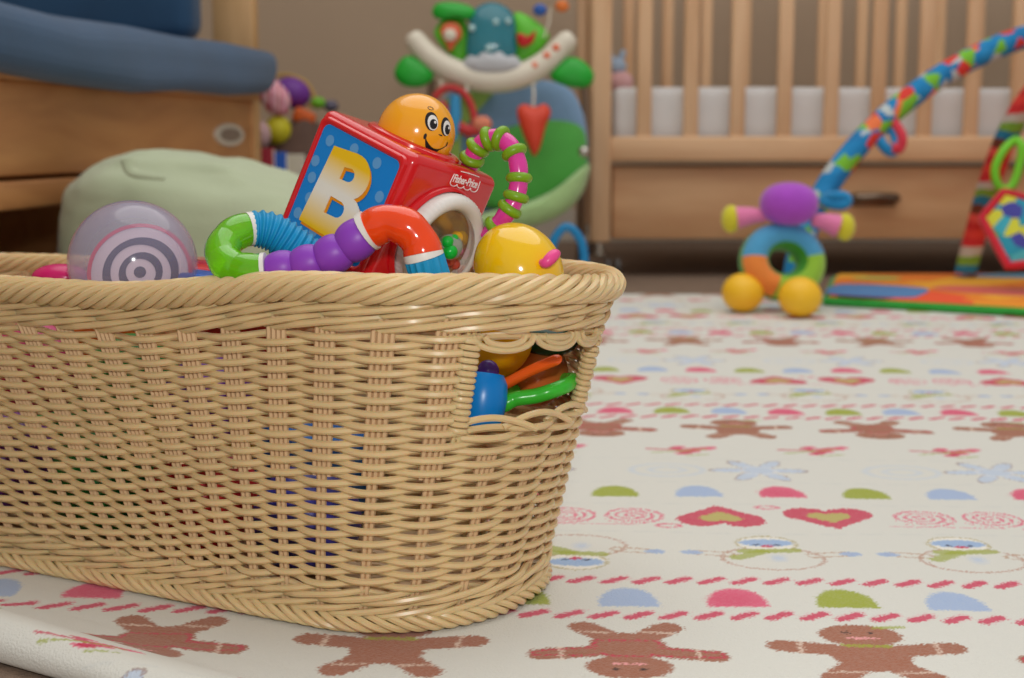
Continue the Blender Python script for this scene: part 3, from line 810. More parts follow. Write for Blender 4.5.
# ---------------------------------------------------------------- clear rattle ball with spiral disc
bc = at(133, 264, 0.97); BRd = 0.0440
ball = thing('rattle_ball', 'clear lavender plastic ball with a black and white ringed disc inside, at basket left', 'toy', bc - np.array([0, 0, BRd]))
shm = bpy.data.materials.new('clear_lavender'); shm.use_nodes = True; nt = shm.node_tree; b = nt.nodes['Principled BSDF']
b.inputs['Base Color'].default_value = L3((186, 176, 208)); b.inputs['Roughness'].default_value = 0.12; b.inputs['Coat Weight'].default_value = 0.5
b.inputs['Specular IOR Level'].default_value = 0.6
lw = nt.nodes.new('ShaderNodeLayerWeight'); lw.inputs['Blend'].default_value = 0.35
mr = nt.nodes.new('ShaderNodeMapRange'); mr.inputs['From Min'].default_value = 0.0; mr.inputs['From Max'].default_value = 1.0; mr.inputs['To Min'].default_value = 0.33; mr.inputs['To Max'].default_value = 0.75
nt.links.new(lw.outputs['Facing'], mr.inputs['Value']); nt.links.new(mr.outputs['Result'], b.inputs['Alpha'])
mb = MB(); mb.ell(bc, BRd, 48, 32); mb.build('clear_shell', shm, ball, label='clear lavender shell')
dn = camdir(0.12, -0.25, -0.95); dn /= np.linalg.norm(dn); dR = align(dn, camdir(0, -1, 0)); dcn = bc + camdir(0.004, 0.006, 0.004)
DRr = 0.0345
mb = MB(); mb.lathe([(1e-5, 0.0015), (DRr - 0.002, 0.0015), (DRr, 0.0), (DRr - 0.002, -0.0015), (1e-5, -0.0015)], dcn, R=dR, seg=64)
disc = mb.build('ringed_disc', mat('disc_white', (236, 214, 222), rough=0.4), ball, label='white disc with black rings')
mb = MB()
mb.lathe([(DRr - 0.0015, 0.0018), (DRr + 0.0012, 0.0018), (DRr + 0.0012, -0.0018), (DRr - 0.0015, -0.0018)], dcn, R=dR, seg=64)
mb.build('disc_edge', mat('disc_red', (224, 40, 60), rough=0.4), disc, label='red rim of the disc')
mb = MB()
for r0, wd in ((0.0125, 0.0024), (0.0232, 0.0027)):
    vs = []; fs = []; n_ = 72
    for i in range(n_):
        a = 2 * PI * i / n_; r_ = r0 + 0.0007 * math.cos(a + 0.6); w_ = wd + 0.0004 * math.sin(2 * a)
        for s_ in (-1, 1): vs.append(dcn + dR @ np.array([(r_ + s_ * w_) * math.cos(a), (r_ + s_ * w_) * math.sin(a), 0.0019]))
    for i in range(n_): fs.append((2 * i, 2 * i + 1, (2 * i + 3) % (2 * n_), (2 * i + 2) % (2 * n_)))
    mb.add(vs, fs)
mb.patch(circ(0, 0, 0.0042), lambda x, y: dcn + dR @ np.array([x, y, 0.0019]), 2)
mb.build('printed_rings', mat('spiral_ink', (42, 40, 58), rough=0.4), disc, recalc=False, label='black concentric rings')

# ---------------------------------------------------------------- yellow chick egg
ec = at(516, 266, 0.925)
egg = thing('chick_rattle', 'glossy yellow egg shaped chick rattle with a pink beak beside the red block', 'toy', ec - np.array([0, 0, 0.028]))
RE = align(camdir(0.55, 0.80, -0.2))
def eggf(q, d): return q * (1 + 0.10 * d[2])
mb = MB(); mb.ell(ec, (0.0285, 0.0285, 0.0330), 36, 22, R=RE, fn=eggf)
mb.build('egg_body', mat('egg_yellow', (244, 196, 14), rough=0.14, coat=0.5), egg)
bk = [at(541, 262, 0.897), at(545, 263, 0.8945), at(549, 260, 0.8945), at(554, 255, 0.897), at(558, 253, 0.902)]
bks, _ = resample(spline(bk, 8), 24)
mb = MB(); mb.tube(bks, 0.0040 * np.sin(np.linspace(0.25, PI - 0.25, 24)) ** 0.5, 12)
mb.build('beak', mat('pink_plastic', (240, 78, 150), rough=0.3), egg, label='pink beak')

# ---------------------------------------------------------------- other toys in the basket
def blob(name, label, cat, c, r, rgb, R=None, mname=None, rough=0.25, part=None, p=1.0, fn=None, group=None):
    mb = MB(); mb.ell(c, r, 28, 18, R=R, p=p, fn=fn)
    o = mb.build(name, mat(mname or name + '_m', rgb, rough=rough)); tag(o, label, cat, group); return o
blob('teething_bead', 'magenta rounded toy showing above the rim left of the clear ball', 'toy', at(60, 277, 1.0), (0.020, 0.014, 0.0095), (206, 24, 104), mname='magenta_gloss')
mb = MB(); mb.box(at(200, 284, 1.075), (0.13, 0.06, 0.035), R=Rxyz(0.05, 0.02, -0.42), bev=0.008, seg=3)
o = mb.build('toy_truck_bed', M_red); tag(o, 'red plastic tray behind the clear ball in the basket', 'toy')
mb = MB(); mb.box(at(206, 284, 0.985), (0.035, 0.03, 0.016), R=Rxyz(0.0, 0.1, -0.3), bev=0.005, seg=3)
o = mb.build('toy_brick', mat('royal_blue', (20, 92, 190), rough=0.3)); tag(o, 'small blue brick beside the green elbow of the tube rattle', 'toy')
# seen through the hand hole
blob('plastic_duck', 'yellow rounded toy at the top of the basket hand hole', 'toy', at(500, 350, 0.965), (0.024, 0.024, 0.018), (240, 178, 20), R=Rxyz(0, -0.6, 0), mname='duck_yellow')
cup = thing('stacking_cup', 'blue cup wedged at the left edge of the hand hole', 'cup', at(486, 400, 0.925) - np.array([0, 0, 0.03]))
mb = MB(); Rc = align(camdir(0.12, -1, 0.1))
mb.lathe([(1e-5, -0.019), (0.012, -0.019), (0.0148, -0.012), (0.0160, 0.0), (0.0150, 0.010), (0.0120, 0.016), (0.0105, 0.016), (0.0125, 0.0)], at(483, 398, 0.915), R=Rc, seg=28)
mb.build('cup_body', mat('cup_blue', (0, 128, 210), rough=0.3), cup)
blob('wooden_bead', 'small purple bead above the blue cup in the hand hole', 'bead', at(488, 371, 0.935), 0.0075, (90, 50, 150), mname='bead_purple')
mb = MB(); P = spline([at(486, 396, 0.94), at(502, 386, 0.935), at(530, 371, 0.93), at(553, 361, 0.925), at(557, 360, 0.925)], 8)
mb.tube(P, np.r_[np.full(len(P) - 3, 0.0050), 0.0046, 0.0035, 0.0015], 16, flat=0.75)
o = mb.build('rattle_stick', mat('stick_orange', (250, 100, 30), rough=0.2)); tag(o, 'orange plastic stick slanting across the hand hole', 'stick')
ra = thing('green_paddle_rattle', 'green paddle shaped rattle lying at the bottom of the hand hole', 'toy', at(540, 402, 0.95) - np.array([0, 0, 0.01]))
mb = MB()
outl = spline([at(503, 405, 0.930), at(515, 399, 0.925), at(535, 396, 0.925), at(552, 391, 0.925), at(567, 385, 0.935), at(572, 380, 0.97), at(545, 382, 1.00), at(515, 390, 0.98)], 8, closed=True)
mb.tube(outl, 0.0052, 12, closed=True)
mb.build('paddle_frame', mat('apple_green', (60, 190, 50), rough=0.25), ra)
mb = MB(); c_ = outl.mean(0); vs = [c_] + list(outl); mb.add(vs, [(0, 1 + k, 1 + (k + 1) % len(outl)) for k in range(len(outl))])
mb.build('paddle_face', mat('amber_clear', (200, 120, 30), rough=0.2), ra, label='amber face of the paddle')
blob('rubber_ball', 'brown orange ball at the back of the hand hole', 'ball', at(535, 374, 0.995), 0.024, (196, 108, 50), mname='ball_tan')
blob('squeaky_toy', 'dark green toy at the upper right of the hand hole', 'toy', at(548, 340, 0.985), (0.022, 0.018, 0.012), (14, 70, 50), mname='bottle_green')
# fill of the basket, glimpsed through the weave
def inb(s, t, z): return np.array([(s + S0) * AX[0] + (t + T0) * NX[0], (s + S0) * AX[1] + (t + T0) * NX[1], z])
fill = [(-0.22, -0.045, .055, .041, (200, 30, 40), 'red', 'ball'), (-0.13, -0.043, .06, .040, (120, 50, 150), 'purple', 'ball'), (-0.03, -0.040, .055, .041, (30, 140, 60), 'green', 'ball'),
        (0.07, -0.045, .055, .041, (210, 40, 40), 'scarlet', 'ball'), (0.16, -0.043, .05, .038, (60, 60, 160), 'navy', 'ball'),
        (-0.26, 0.03, .13, .035, (200, 40, 90), 'rose', 'ball'), (-0.17, -0.055, .15, .036, (220, 30, 40), 'crimson', 'ball'), (-0.08, -0.055, .14, .036, (200, 50, 110), 'berry', 'ball'),
        (0.01, -0.05, .135, .036, (50, 150, 60), 'leaf green', 'ball'), (0.09, -0.06, .13, .032, (120, 60, 160), 'plum', 'ball')]
for (s, t, z, r_, c_, nm, ct) in fill:
    blob('soft_ball', nm + ' ball inside the basket, glimpsed through the weave', 'ball', inb(s, t, z), r_, c_, mname='ball_' + nm.replace(' ', '_'), rough=0.4, group='balls inside the basket')
for (s, t, z, sz, c_, nm) in [(-0.02, 0.05, .06, .09, (230, 180, 40), 'yellow'), (0.10, 0.05, .06, .08, (40, 110, 190), 'blue'), (-0.15, 0.05, .06, .09, (60, 160, 70), 'green'), (0.03, 0.05, .15, .07, (200, 60, 40), 'brick red'), (-0.12, 0.05, .145, .07, (230, 120, 40), 'orange')]:
    mb = MB(); mb.box(inb(s, t, z), (sz, sz * .8, sz * .8), R=Rxyz(.2, .1, s * 9), bev=0.008, seg=3)
    o = mb.build('soft_cube', mat('cube_' + nm.replace(' ', '_'), c_, rough=0.6)); tag(o, nm + ' cube deep inside the basket', 'block', 'cubes inside the basket')

# ---------------------------------------------------------------- soft ring doll
YD = 2.56
def dp(px, py, dy=0.0): return at(px, py, YD + dy)
doll = thing('ring_doll', 'soft baby doll with purple head, ring body and yellow ball feet sitting on the blanket', 'toy', (dp(780, 300)[0], dp(780, 300)[1], 0))
U = YD / F
mb = MB(); N1, N2 = 48, 20; cc = dp(782, 262); vs = []; fs = []; mi = []
for i in range(N1):
    a = 2 * PI * i / N1
    for k in range(N2):
        b_ = 2 * PI * k / N2; ry = 29 * U; rt = 14.5 * U
        x = (30 * U + rt * math.cos(b_)) * math.cos(a); z = (26 * U + rt * 0.95 * math.cos(b_)) * math.sin(a); y = rt * 1.25 * math.sin(b_)
        vs.append(cc + Rxyz(-0.30, 0, 0.2) @ np.array([x, y, z]))
for i in range(N1):
    a = math.degrees(2 * PI * (i + .5) / N1) % 360
    for k in range(N2):
        bd = math.degrees(2 * PI * (k + .5) / N2)
        front = 232 < bd < 345
        if not front: m_ = 0
        elif 5 < a < 175: m_ = 1
        elif 175 <= a < 247: m_ = 2
        else: m_ = 3
        mi.append(m_); fs.append((i * N2 + k, ((i + 1) % N1) * N2 + k, ((i + 1) % N1) * N2 + (k + 1) % N2, i * N2 + (k + 1) % N2))
for m_ in range(4):
    idx = [f for f, q in zip(fs, mi) if q == m_]; used_ = sorted({i for f in idx for i in f}); mp = {u_: i for i, u_ in enumerate(used_)}
    mb.add([vs[u_] for u_ in used_], [[mp[i] for i in f] for f in idx], m_)
PL = dict(rough=0.9, sheen=0.3, var=0.05, vscale=60)
mb.build('ring_body', [mat('plush_green', (62, 150, 40), **PL), mat('plush_sky', (78, 160, 206), **PL), mat('plush_orange', (240, 140, 60), **PL), mat('plush_lime', (150, 200, 60), **PL)], doll, recalc=False, label='patchwork ring body')
mb = MB(); mb.ell(dp(789, 204, -0.01), (29 * U, 26 * U, 21.5 * U), 28, 18, p=0.9); hd = mb.build('head', mat('plush_purple', (172, 74, 200), **PL), doll, label='purple head')
mb = MB(); mb.ell(dp(788, 187, -0.012), (10 * U, 9 * U, 4.5 * U), 18, 10); mb.build('topknot', mat('plush_blue', (30, 60, 190), **PL), hd)
for (ax, ay, bx, by, sd_) in ((766, 216, 736, 218, 1), (812, 220, 838, 226, 1)):
    mb = MB(); P = spline([dp(ax, ay), dp((ax + bx) / 2, (ay + by) / 2 - 1), dp(bx, by)], 8); mb.tube(P, np.linspace(6, 11.5, len(P)) * U, 16)
    ar = mb.build('arm', mat('plush_pink', (232, 130, 176), **PL), doll, label='pink arm')
    q_ = dp(bx + (-5 if bx < 780 else 7), by + 1)
    mb = MB(); mb.ell(q_, (10 * U, 11 * U, 14 * U), 20, 12); mb.build('mitten', mat('plush_yellow', (214, 206, 50), **PL), ar, label='yellow round mitten')
for (fx_, fy_, dy) in ((743, 291.5, -0.02), (800, 298.5, -0.09)):
    c_ = at(fx_, fy_, YD + dy); c_[2] = 0.0205 * 1.75
    mb = MB(); mb.ell(c_, (21 * U, 21 * U, 19.5 * U), 24, 14); mb.build('foot', mat('foot_amber', (252, 196, 40), rough=0.45), doll, label='amber ball foot')

# ---------------------------------------------------------------- crib
YC = 3.2; UC = YC / F
M_maple = wood('maple', (210, 166, 124), (234, 196, 156), (3, 3, 0.4))
M_maple_h = wood('maple_rail', (208, 162, 120), (232, 192, 150), (0.4, 3, 3))
crib = thing('baby_crib', 'light maple slatted crib on castors against the back wall with a drawer below', 'crib', (0.85, YC + 0.35, FZ))
def cx_(px, d=0.0): return (px - 512) / F * (YC + d)
XL, XR = cx_(600), 1.62; DEP = 0.70; zt = 1.02
def vbar(x, y, w_, d_, z0, z1, nm, m=M_maple, par=crib, bev=0.006):
    mb = MB(); mb.box((x, y, (z0 + z1) / 2), (w_, d_, z1 - z0), bev=bev, seg=2); return mb.build(nm, m, par)
for x in (XL, XR):
    for y in (YC + 0.02, YC + DEP):
        p_ = vbar(x, y, 0.046, 0.05, 0.078, zt, 'post')
        z_ = FZ
        # castor
        mb = MB(); mb.lathe([(1e-4, 0.072), (0.009, 0.072), (0.009, 0.05), (0.016, 0.048), (0.016, 0.043), (1e-4, 0.043)], (x, y, FZ + 0.012), seg=16)
        c_ = mb.build('castor', mat('castor_chrome', (190, 186, 178), rough=0.2, metal=0.9), crib, label='chrome castor')
        for sgx in (-1, 1):
            mb = MB(); mb.lathe([(1e-4, -0.007), (0.020, -0.007), (0.0245, -0.004), (0.0245, 0.004), (0.020, 0.007), (1e-4, 0.007)], (x + 0.03 + sgx * 0.011, y - 0.012, FZ + 0.0245), R=Rxyz(0, PI / 2, 0), seg=24)
            mb.build('castor_wheel', mat('castor_dark', (70, 64, 60), rough=0.3), c_)
for y, z0, z1 in ((YC + 0.02, 0.262, 0.318), (YC + DEP, 0.262, 0.318), (YC + 0.02, 0.90, 0.98), (YC + DEP, 0.90, 0.98)):
    mb = MB(); mb.box(((XL + XR) / 2, y, (z0 + z1) / 2), (XR - XL - 0.04, 0.028, z1 - z0), bev=0.005); mb.build('rail', M_maple_h, crib)
for x in (XL, XR):
    for z0, z1 in ((0.262, 0.318), (0.90, 0.98)):
        mb = MB(); mb.box((x, YC + DEP / 2, (z0 + z1) / 2), (0.026, DEP - 0.04, z1 - z0), bev=0.005); mb.build('end_rail', M_maple_h, crib)
    for k in range(6): vbar(x, YC + 0.11 + k * 0.1, 0.018, 0.036, 0.31, 0.91, 'slat')
x = 643.0; k = 0
while cx_(x) < XR - 0.05:
    vbar(cx_(x), YC + 0.02, 15.0 * UC, 0.018, 0.31, 0.91, 'slat')
    x += 46.4; k += 1
xb = XL + 0.118
while xb < XR - 0.05:
    vbar(xb, YC + DEP, 0.03, 0.018, 0.31, 0.91, 'slat'); xb += 0.106
mb = MB(); mb.box(((XL + XR) / 2 + 0.01, YC + DEP / 2 + 0.01, 0.292), (XR - XL - 0.06, DEP - 0.06, 0.012), bev=0.002); mb.build('mattress_board', M_maple_h, crib)
mb = MB(); x0, x1 = cx_(613), XR - 0.05
mb.box(((x0 + x1) / 2, YC + 0.17, 0.166), (x1 - x0, 0.26, 0.166), bev=0.004)
dr = mb.build('drawer', wood('drawer_front', (204, 154, 110), (222, 178, 132), (0.5, 3, 3)), crib, label='wide drawer under the crib')
hx = cx_(876); hz = 0.31 - (200 - 140) * UC
mb = MB(); P = spline([(hx - 0.052, YC + 0.036, hz + 0.004), (hx - 0.04, YC + 0.020, hz + 0.006), (hx, YC + 0.012, hz + 0.007), (hx + 0.04, YC + 0.020, hz + 0.006), (hx + 0.052, YC + 0.036, hz + 0.004)], 6)
mb.tube(P, 0.011, 12); mb.box((hx, YC + 0.036, hz), (0.10, 0.006, 0.03), bev=0.002)
mb.build('cup_handle', mat('brushed_nickel', (120, 104, 90), rough=0.3, metal=0.9), dr, label='dark nickel cup handle')
mb = MB()
def mfn(q): return q + np.array([0, 0.004 * math.sin(q[0] * 40), 0.004 * math.sin(q[0] * 23) * math.cos(q[1] * 15)])
mb.box(((XL + XR) / 2, YC + 0.36, 0.298 + 0.066), (XR - XL - 0.06, DEP - 0.09, 0.130), bev=0.02, seg=4, sub=3, fn=mfn)
o = mb.build('crib_mattress', mat('quilted_white', (224, 224, 224), rough=0.9, bump=0.5, bscale=60)); tag(o, 'white quilted mattress lying in the crib behind the slats', 'mattress')
c_ = at(619, 76, 3.42)
t_ = thing('plush_bunny', 'pastel blue and pink stuffed toy lying on the mattress at the crib left end', 'stuffed toy', (c_[0], c_[1], 0.43))
mb = MB(); mb.ell((c_[0], c_[1], 0.452), (0.035, 0.04, 0.026), 20, 12); mb.build('toy_body', mat('pastel_pink', (224, 176, 178), rough=0.9), t_)
mb = MB(); mb.ell((c_[0] - 0.008, c_[1], 0.488), (0.026, 0.026, 0.022), 20, 12); h_ = mb.build('toy_head', mat('pastel_blue', (168, 190, 214), rough=0.9), t_)
for s_ in (-1, 1):
    mb = MB(); mb.ell((c_[0] - 0.008 + s_ * 0.014, c_[1], 0.512), (0.008, 0.007, 0.018), 14, 10, R=Rxyz(0, s_ * 0.35, 0)); mb.build('ear', MATS['pastel_blue'], h_)

# ---------------------------------------------------------------- play gym
mat_prints = patches('mat_print', [(240, 150, 40), (244, 176, 50), (238, 130, 40), (240, 90, 50)], 7)
gx0 = at(822, 300, 2.5)
gym = thing('play_mat', 'colourful padded play mat with green border lying behind the ring doll', 'play mat', (1.05, 2.8, 0))
A_ = np.array([0.585, 2.63]); B_ = np.array([1.55, 2.09]); Cc = np.array([1.9, 3.08]); D_ = np.array([0.70, 3.06])
def quad_slab(b, pts, z0, z1, n=10, mi=0):
    m = []
    for p0, p1 in zip(pts, pts[1:] + pts[:1]):
        for k in range(n): m.append(p0 + (p1 - p0) * k / n)
    m = np.array(m); c_ = m.mean(0); vs = []; N_ = len(m)
    prof = [(0.0, z1), (0.5, z1), (0.985, z1), (1.0, (z0 + z1) / 2), (0.985, z0)]
    for sc, z in prof:
        for q in m: vs.append([*(c_ + (q - c_) * max(sc, 1e-4)), z])
    fs = [(i * N_ + k, i * N_ + (k + 1) % N_, (i + 1) * N_ + (k + 1) % N_, (i + 1) * N_ + k) for i in range(len(prof) - 1) for k in range(N_)]
    b.add(vs, fs, mi)
pts = [A_, B_, Cc, D_]
mb = MB(); quad_slab(mb, pts, 0.0, 0.016); mb.build('mat_border', mat('mat_green', (44, 160, 56), **PL), gym, label='green piped border')
cM = sum(pts) / 4; inn = [cM + (q - cM) * 0.978 for q in pts]
mb = MB(); quad_slab(mb, inn, 0.012, 0.021); mb.build('mat_top', mat_prints, gym, label='orange and yellow printed top')
def matpt(u, v):                                                # u across, v away
    return (inn[0] * (1 - u) + inn[1] * u) * (1 - v) + (inn[3] * (1 - u) + inn[2] * u) * v
for nm, c, poly in (('blue', (20, 120, 190), [(0.003, 0.02), (0.13, 0.02), (0.16, 0.15), (0.17, 0.36), (0.11, 0.45), (0.04, 0.48), (0.005, 0.4)]),
                    ('red', (226, 60, 40), [(0.18, 0.36), (0.30, 0.24), (0.56, 0.26), (0.75, 0.38), (0.6, 0.5), (0.36, 0.46), (0.22, 0.50)]),
                    ('pink', (240, 190, 180), [(0.34, 0.36), (0.5, 0.33), (0.7, 0.40), (0.72, 0.43), (0.5, 0.38)]),
                    ('teal', (30, 130, 170), [(0.22, 0.86), (0.4, 0.80), (0.55, 0.84), (0.5, 0.96), (0.3, 0.97)]),
                    ('lime', (130, 190, 50), [(0.03, 0.72), (0.10, 0.70), (0.12, 0.8), (0.06, 0.82)])):
    pp = spline([np.array(q) for q in poly], 5, closed=True)
    mb = MB(); mb.patch(pp, lambda u, v: np.array([*matpt(u, v), 0.0216]), 4); mb.build('mat_applique', mat('applique_' + nm, c, **PL), gym, recalc=False, label=nm + ' applique shape')
P_arch = patches('arch_print', [(20, 130, 190), (20, 130, 190), (36, 140, 200), (220, 60, 50), (24, 120, 180), (236, 120, 70), (190, 200, 200), (20, 130, 190), (120, 190, 50), (24, 120, 180)], 40)
P_arch2 = stripes('arch_stripes', [(200, 40, 40), (228, 80, 70), (110, 50, 30), (30, 120, 160), (120, 160, 50), (190, 180, 170), (206, 40, 44), (222, 60, 50)], 'Z', 7.5, noisy=0.03)
def arch(pts, r, m, name, label):
    P = spline(pts, 12); P, l = resample(P, 120)
    mb = MB(); mb.tube(P, r, 14)
    o = mb.build(name, m); return tag(o, label, 'play gym arch')
a1 = arch([at(793, 298, 2.70) * [1, 1, 0] + [0, 0, 0.02], at(800, 250, 2.72), at(818, 203, 2.74), at(850, 155, 2.76), at(897, 108, 2.80), at(958, 66, 2.84), at(1030, 36, 2.88), at(1110, 30, 2.92), at(1190, 60, 2.97), at(1260, 140, 3.0), at(1290, 262, 3.02)],
     0.0235, P_arch, 'padded_arch', 'blue printed padded arch of the play gym rising behind the ring doll')
a2 = arch([at(965, 274, 2.97), at(976, 232, 2.95), at(990, 182, 2.9), at(1010, 130, 2.84), at(1040, 86, 2.78), at(1090, 50, 2.7), at(1150, 50, 2.62), at(1220, 110, 2.54), at(1270, 300, 2.42) ],
     0.0225, P_arch2, 'padded_arch', 'red striped padded arch of the play gym by the frame edge')
def loop(pts, r, m, name, label, cat):
    mb = MB(); mb.tube(spline(pts, 8, closed=True), r, 10, closed=True); o = mb.build(name, m); return tag(o, label, cat)
loop([at(824, 199, 2.70), at(836, 196, 2.68), at(845, 197, 2.68), at(847, 202, 2.68), at(840, 205, 2.68), at(828, 203, 2.69)], 0.0105, mat('strap_blue', (30, 140, 200), **PL), 'strap_loop', 'blue fabric loop at the foot of the blue arch', 'loop')
t_ = thing('hanging_tab', 'small blue and red fabric tab hanging from the blue arch', 'toy', at(897, 140, 2.78))
mb = MB(); mb.tube(spline([at(874, 126, 2.79), at(882, 144, 2.77), at(892, 152, 2.77), at(897, 142, 2.77), at(890, 124, 2.79)], 8), 0.011, 10); mb.build('blue_tab', MATS['strap_blue'], t_)
mb = MB(); mb.tube(spline([at(894, 122, 2.78), at(902, 136, 2.76), at(900, 148, 2.76), at(892, 148, 2.76)], 8), 0.010, 10); mb.build('red_tab', mat('tab_red', (210, 50, 70), **PL), t_)
loop([at(1016, 140, 2.80), at(1004, 150, 2.79), at(995, 170, 2.79), at(1000, 188, 2.79), at(1012, 186, 2.79), at(1020, 164, 2.79), at(1022, 148, 2.79)], 0.0085, mat('link_lime', (120, 210, 40), rough=0.4), 'plastic_link', 'lime green link hanging from the striped arch', 'link')
cr_ = thing('crinkle_square', 'turquoise crinkle cloth with red border hanging at the right edge', 'toy', at(1015, 232, 2.72))
sq = [at(982, 218, 2.72), at(1004, 192, 2.72), at(1018, 196, 2.72), at(1052, 205, 2.70), at(1045, 262, 2.66), at(1008, 266, 2.66)]
c0 = np.mean(sq, axis=0); per = np.array([sq[i] + (sq[(i + 1) % 6] - sq[i]) * k / 6 for i in range(6) for k in range(6)])
mb = MB(); vs = []; n_ = len(per)
for s_, dy in ((0.0, 0.014), (0.5, 0.012), (0.9, 0.005), (1.0, 0.0)):
    for q in per: vs.append(c0 + (q - c0) * max(s_, 1e-3) + np.array([0, -dy, 0]))
for s_, dy in ((0.9, 0.005), (0.5, 0.012), (0.0, 0.014)):
    for q in per: vs.append(c0 + (q - c0) * max(s_, 1e-3) + np.array([0, dy, 0]))
mb.add(vs, [(i * n_ + k, i * n_ + (k + 1) % n_, (i + 1) * n_ + (k + 1) % n_, (i + 1) * n_ + k) for i in range(6) for k in range(n_)])
mb.build('cloth_panel', patches('crinkle_print', [(60, 170, 190), (40, 150, 176), (210, 210, 60), (70, 70, 160), (80, 180, 190), (70, 160, 90)], 34), cr_)
mb = MB(); mb.tube(per, 0.0085, 10, closed=True); mb.build('red_border', mat('border_red', (206, 30, 50), **PL), cr_, label='red border')

# ---------------------------------------------------------------- rainforest bouncer seat
YB = 3.0; UB = YB / F
def bp(px, py, d=0.0): return at(px, py, YB + d)
bou = thing('bouncer_seat', 'baby bouncer seat with a green leafy toy bar left of the crib', 'bouncer seat', (bp(510, 300)[0], YB + 0.15, FZ))
def shape(poly, th, depth, name, m, par=bou, label=None, bulge=0.5):
    """closed outline with real thickness and rounded faces"""
    P = np.array(poly, float); per = spline(P, 5, closed=True); c = per.mean(0); n = len(per); b = MB(); vs = []
    prof = [(0.0, -1), (0.45, -0.95), (0.8, -0.72), (0.95, -0.4), (1.0, 0), (0.95, 0.4), (0.8, 0.72), (0.0, 1)]
    for sc, y in prof:
        for q in per:
            w_ = c + (q - c) * max(sc, 1e-3); p3 = bp(w_[0], w_[1], depth); vs.append(p3 + np.array([0, y * th / 2, 0]))
    b.add(vs, [(i * n + k, i * n + (k + 1) % n, (i + 1) * n + (k + 1) % n, (i + 1) * n + k) for i in range(len(prof) - 1) for k in range(n)])
    return b.build(name, m, par, label=label)
G1 = mat('leaf_green', (30, 166, 46), rough=0.4); G2 = mat('panel_green', (96, 196, 44), rough=0.4)
seatm = mat('seat_blue', (130, 164, 200), **PL); seatg = mat('seat_green', (80, 166, 70), **PL); seatp = mat('seat_pale', (166, 200, 136), **PL)
# seat: reclined padded back built as a thick shell
shape([(442, 100), (470, 84), (520, 78), (565, 86), (582, 110), (588, 150), (584, 185), (560, 205), (520, 215), (480, 212), (450, 180), (440, 140)], 0.06, 0.10, 'seat_back', seatm, label='blue padded seat back')
shape([(470, 150), (500, 130), (545, 120), (580, 126), (587, 150), (584, 182), (560, 200), (520, 210), (480, 205), (462, 180)], 0.05, 0.062, 'seat_pad', seatg, label='green printed seat pad')
shape([(440, 108), (468, 92), (500, 86), (470, 104), (452, 130), (448, 160), (462, 190), (448, 180)], 0.05, 0.06, 'seat_trim', mat('seat_lime', (150, 186, 90), **PL), label='pale lime edge')
shape([(590, 164), (584, 190), (566, 212), (535, 226), (500, 232), (470, 228), (480, 215), (520, 205), (555, 190), (578, 172)], 0.14, 0.0, 'seat_lip', seatp, label='pale green front lip of the seat')
mb = MB()
for sx in (-1, 1):
    cxp = 508 + sx * 78
    P = spline([bp(cxp - sx * 2, 80, 0.14), bp(cxp, 130, 0.14), bp(cxp - sx * 4, 190, 0.1), np.array([bp(cxp, 0)[0], YB + 0.25, 0.03]), np.array([bp(cxp, 0)[0], YB + 0.3, FZ + 0.012]), np.array([bp(cxp, 0)[0], YB - 0.10, FZ + 0.012])], 8)
    mb.tube(P, 0.010, 10)
mb.tube([[bp(430, 0)[0], YB - 0.1, FZ + 0.012], [bp(594, 0)[0], YB - 0.1, FZ + 0.012]], 0.010, 10)
mb.build('tube_frame', mat('frame_taupe', (120, 96, 76), rough=0.5), bou)
# toy bar
bar, bl_ = resample(spline([bp(412, 34), bp(418, 44), bp(432, 58), bp(456, 72), bp(488, 80), bp(520, 76), bp(546, 62), bp(562, 46), bp(572, 36)], 10), 60)
mb = MB(); tt_ = np.linspace(0, 1, 60); mb.tube(bar, (10.5 + 2.5 * np.sin(tt_ * PI)) * UB * np.clip(np.minimum(tt_, 1 - tt_) * 18 + 0.45, 0, 1) ** 0.5, 16)
tb = mb.build('toy_bar', mat('bar_cream', (222, 214, 196), rough=0.4), bou, label='cream curved toy bar')
for q in ((535, 66), (547, 56), (556, 48)):
    mb = MB(); mb.ell(bp(*q, -0.022), (4 * UB, 2.5 * UB, 4 * UB), 14, 8); mb.build('button', mat('button_orange', (232, 110, 70), rough=0.4), tb, label='orange button')
mb = MB(); mb.ell(bp(487, 78, -0.022), (14 * UB, 0.005, 4 * UB), 20, 10); mb.build('speaker_slot', mat('slot_olive', (96, 104, 56), rough=0.5), tb)
shape([(432, 14), (436, 4), (452, 2), (470, 6), (477, 14), (470, 20), (456, 19), (440, 20)], 0.04, -0.005, 'leaf', G1, label='green palm leaf on the top left')
shape([(394, 74), (402, 58), (416, 57), (434, 74), (424, 86), (404, 86)], 0.04, 0.0, 'leaf', G1, label='green leaf at the left end of the bar')
shape([(550, 76), (566, 58), (582, 60), (594, 74), (588, 87), (566, 86)], 0.04, 0.0, 'leaf', G1, label='green leaf at the right end of the bar')
shape([(434, 34), (444, 18), (462, 16), (470, 36), (468, 56), (460, 64), (448, 54)], 0.03, 0.02, 'side_panel', G2, label='green panel left of the waterfall')
shape([(514, 14), (528, 16), (548, 32), (546, 44), (530, 60), (516, 62), (512, 40)], 0.03, 0.02, 'side_panel', G2, label='green panel right of the waterfall')
f_ = shape([(440, 32), (444, 24), (452, 22), (460, 26), (462, 36), (456, 44), (450, 52), (446, 44)], 0.02, -0.012, 'monkey_face', mat('monkey_orange', (214, 100, 60), rough=0.5), label='orange monkey face')
mb = MB(); mb.ell(bp(450, 35, -0.026), (6.5 * UB, 0.006, 6 * UB), 16, 10); mb.build('muzzle', MATS['bar_cream'], f_)
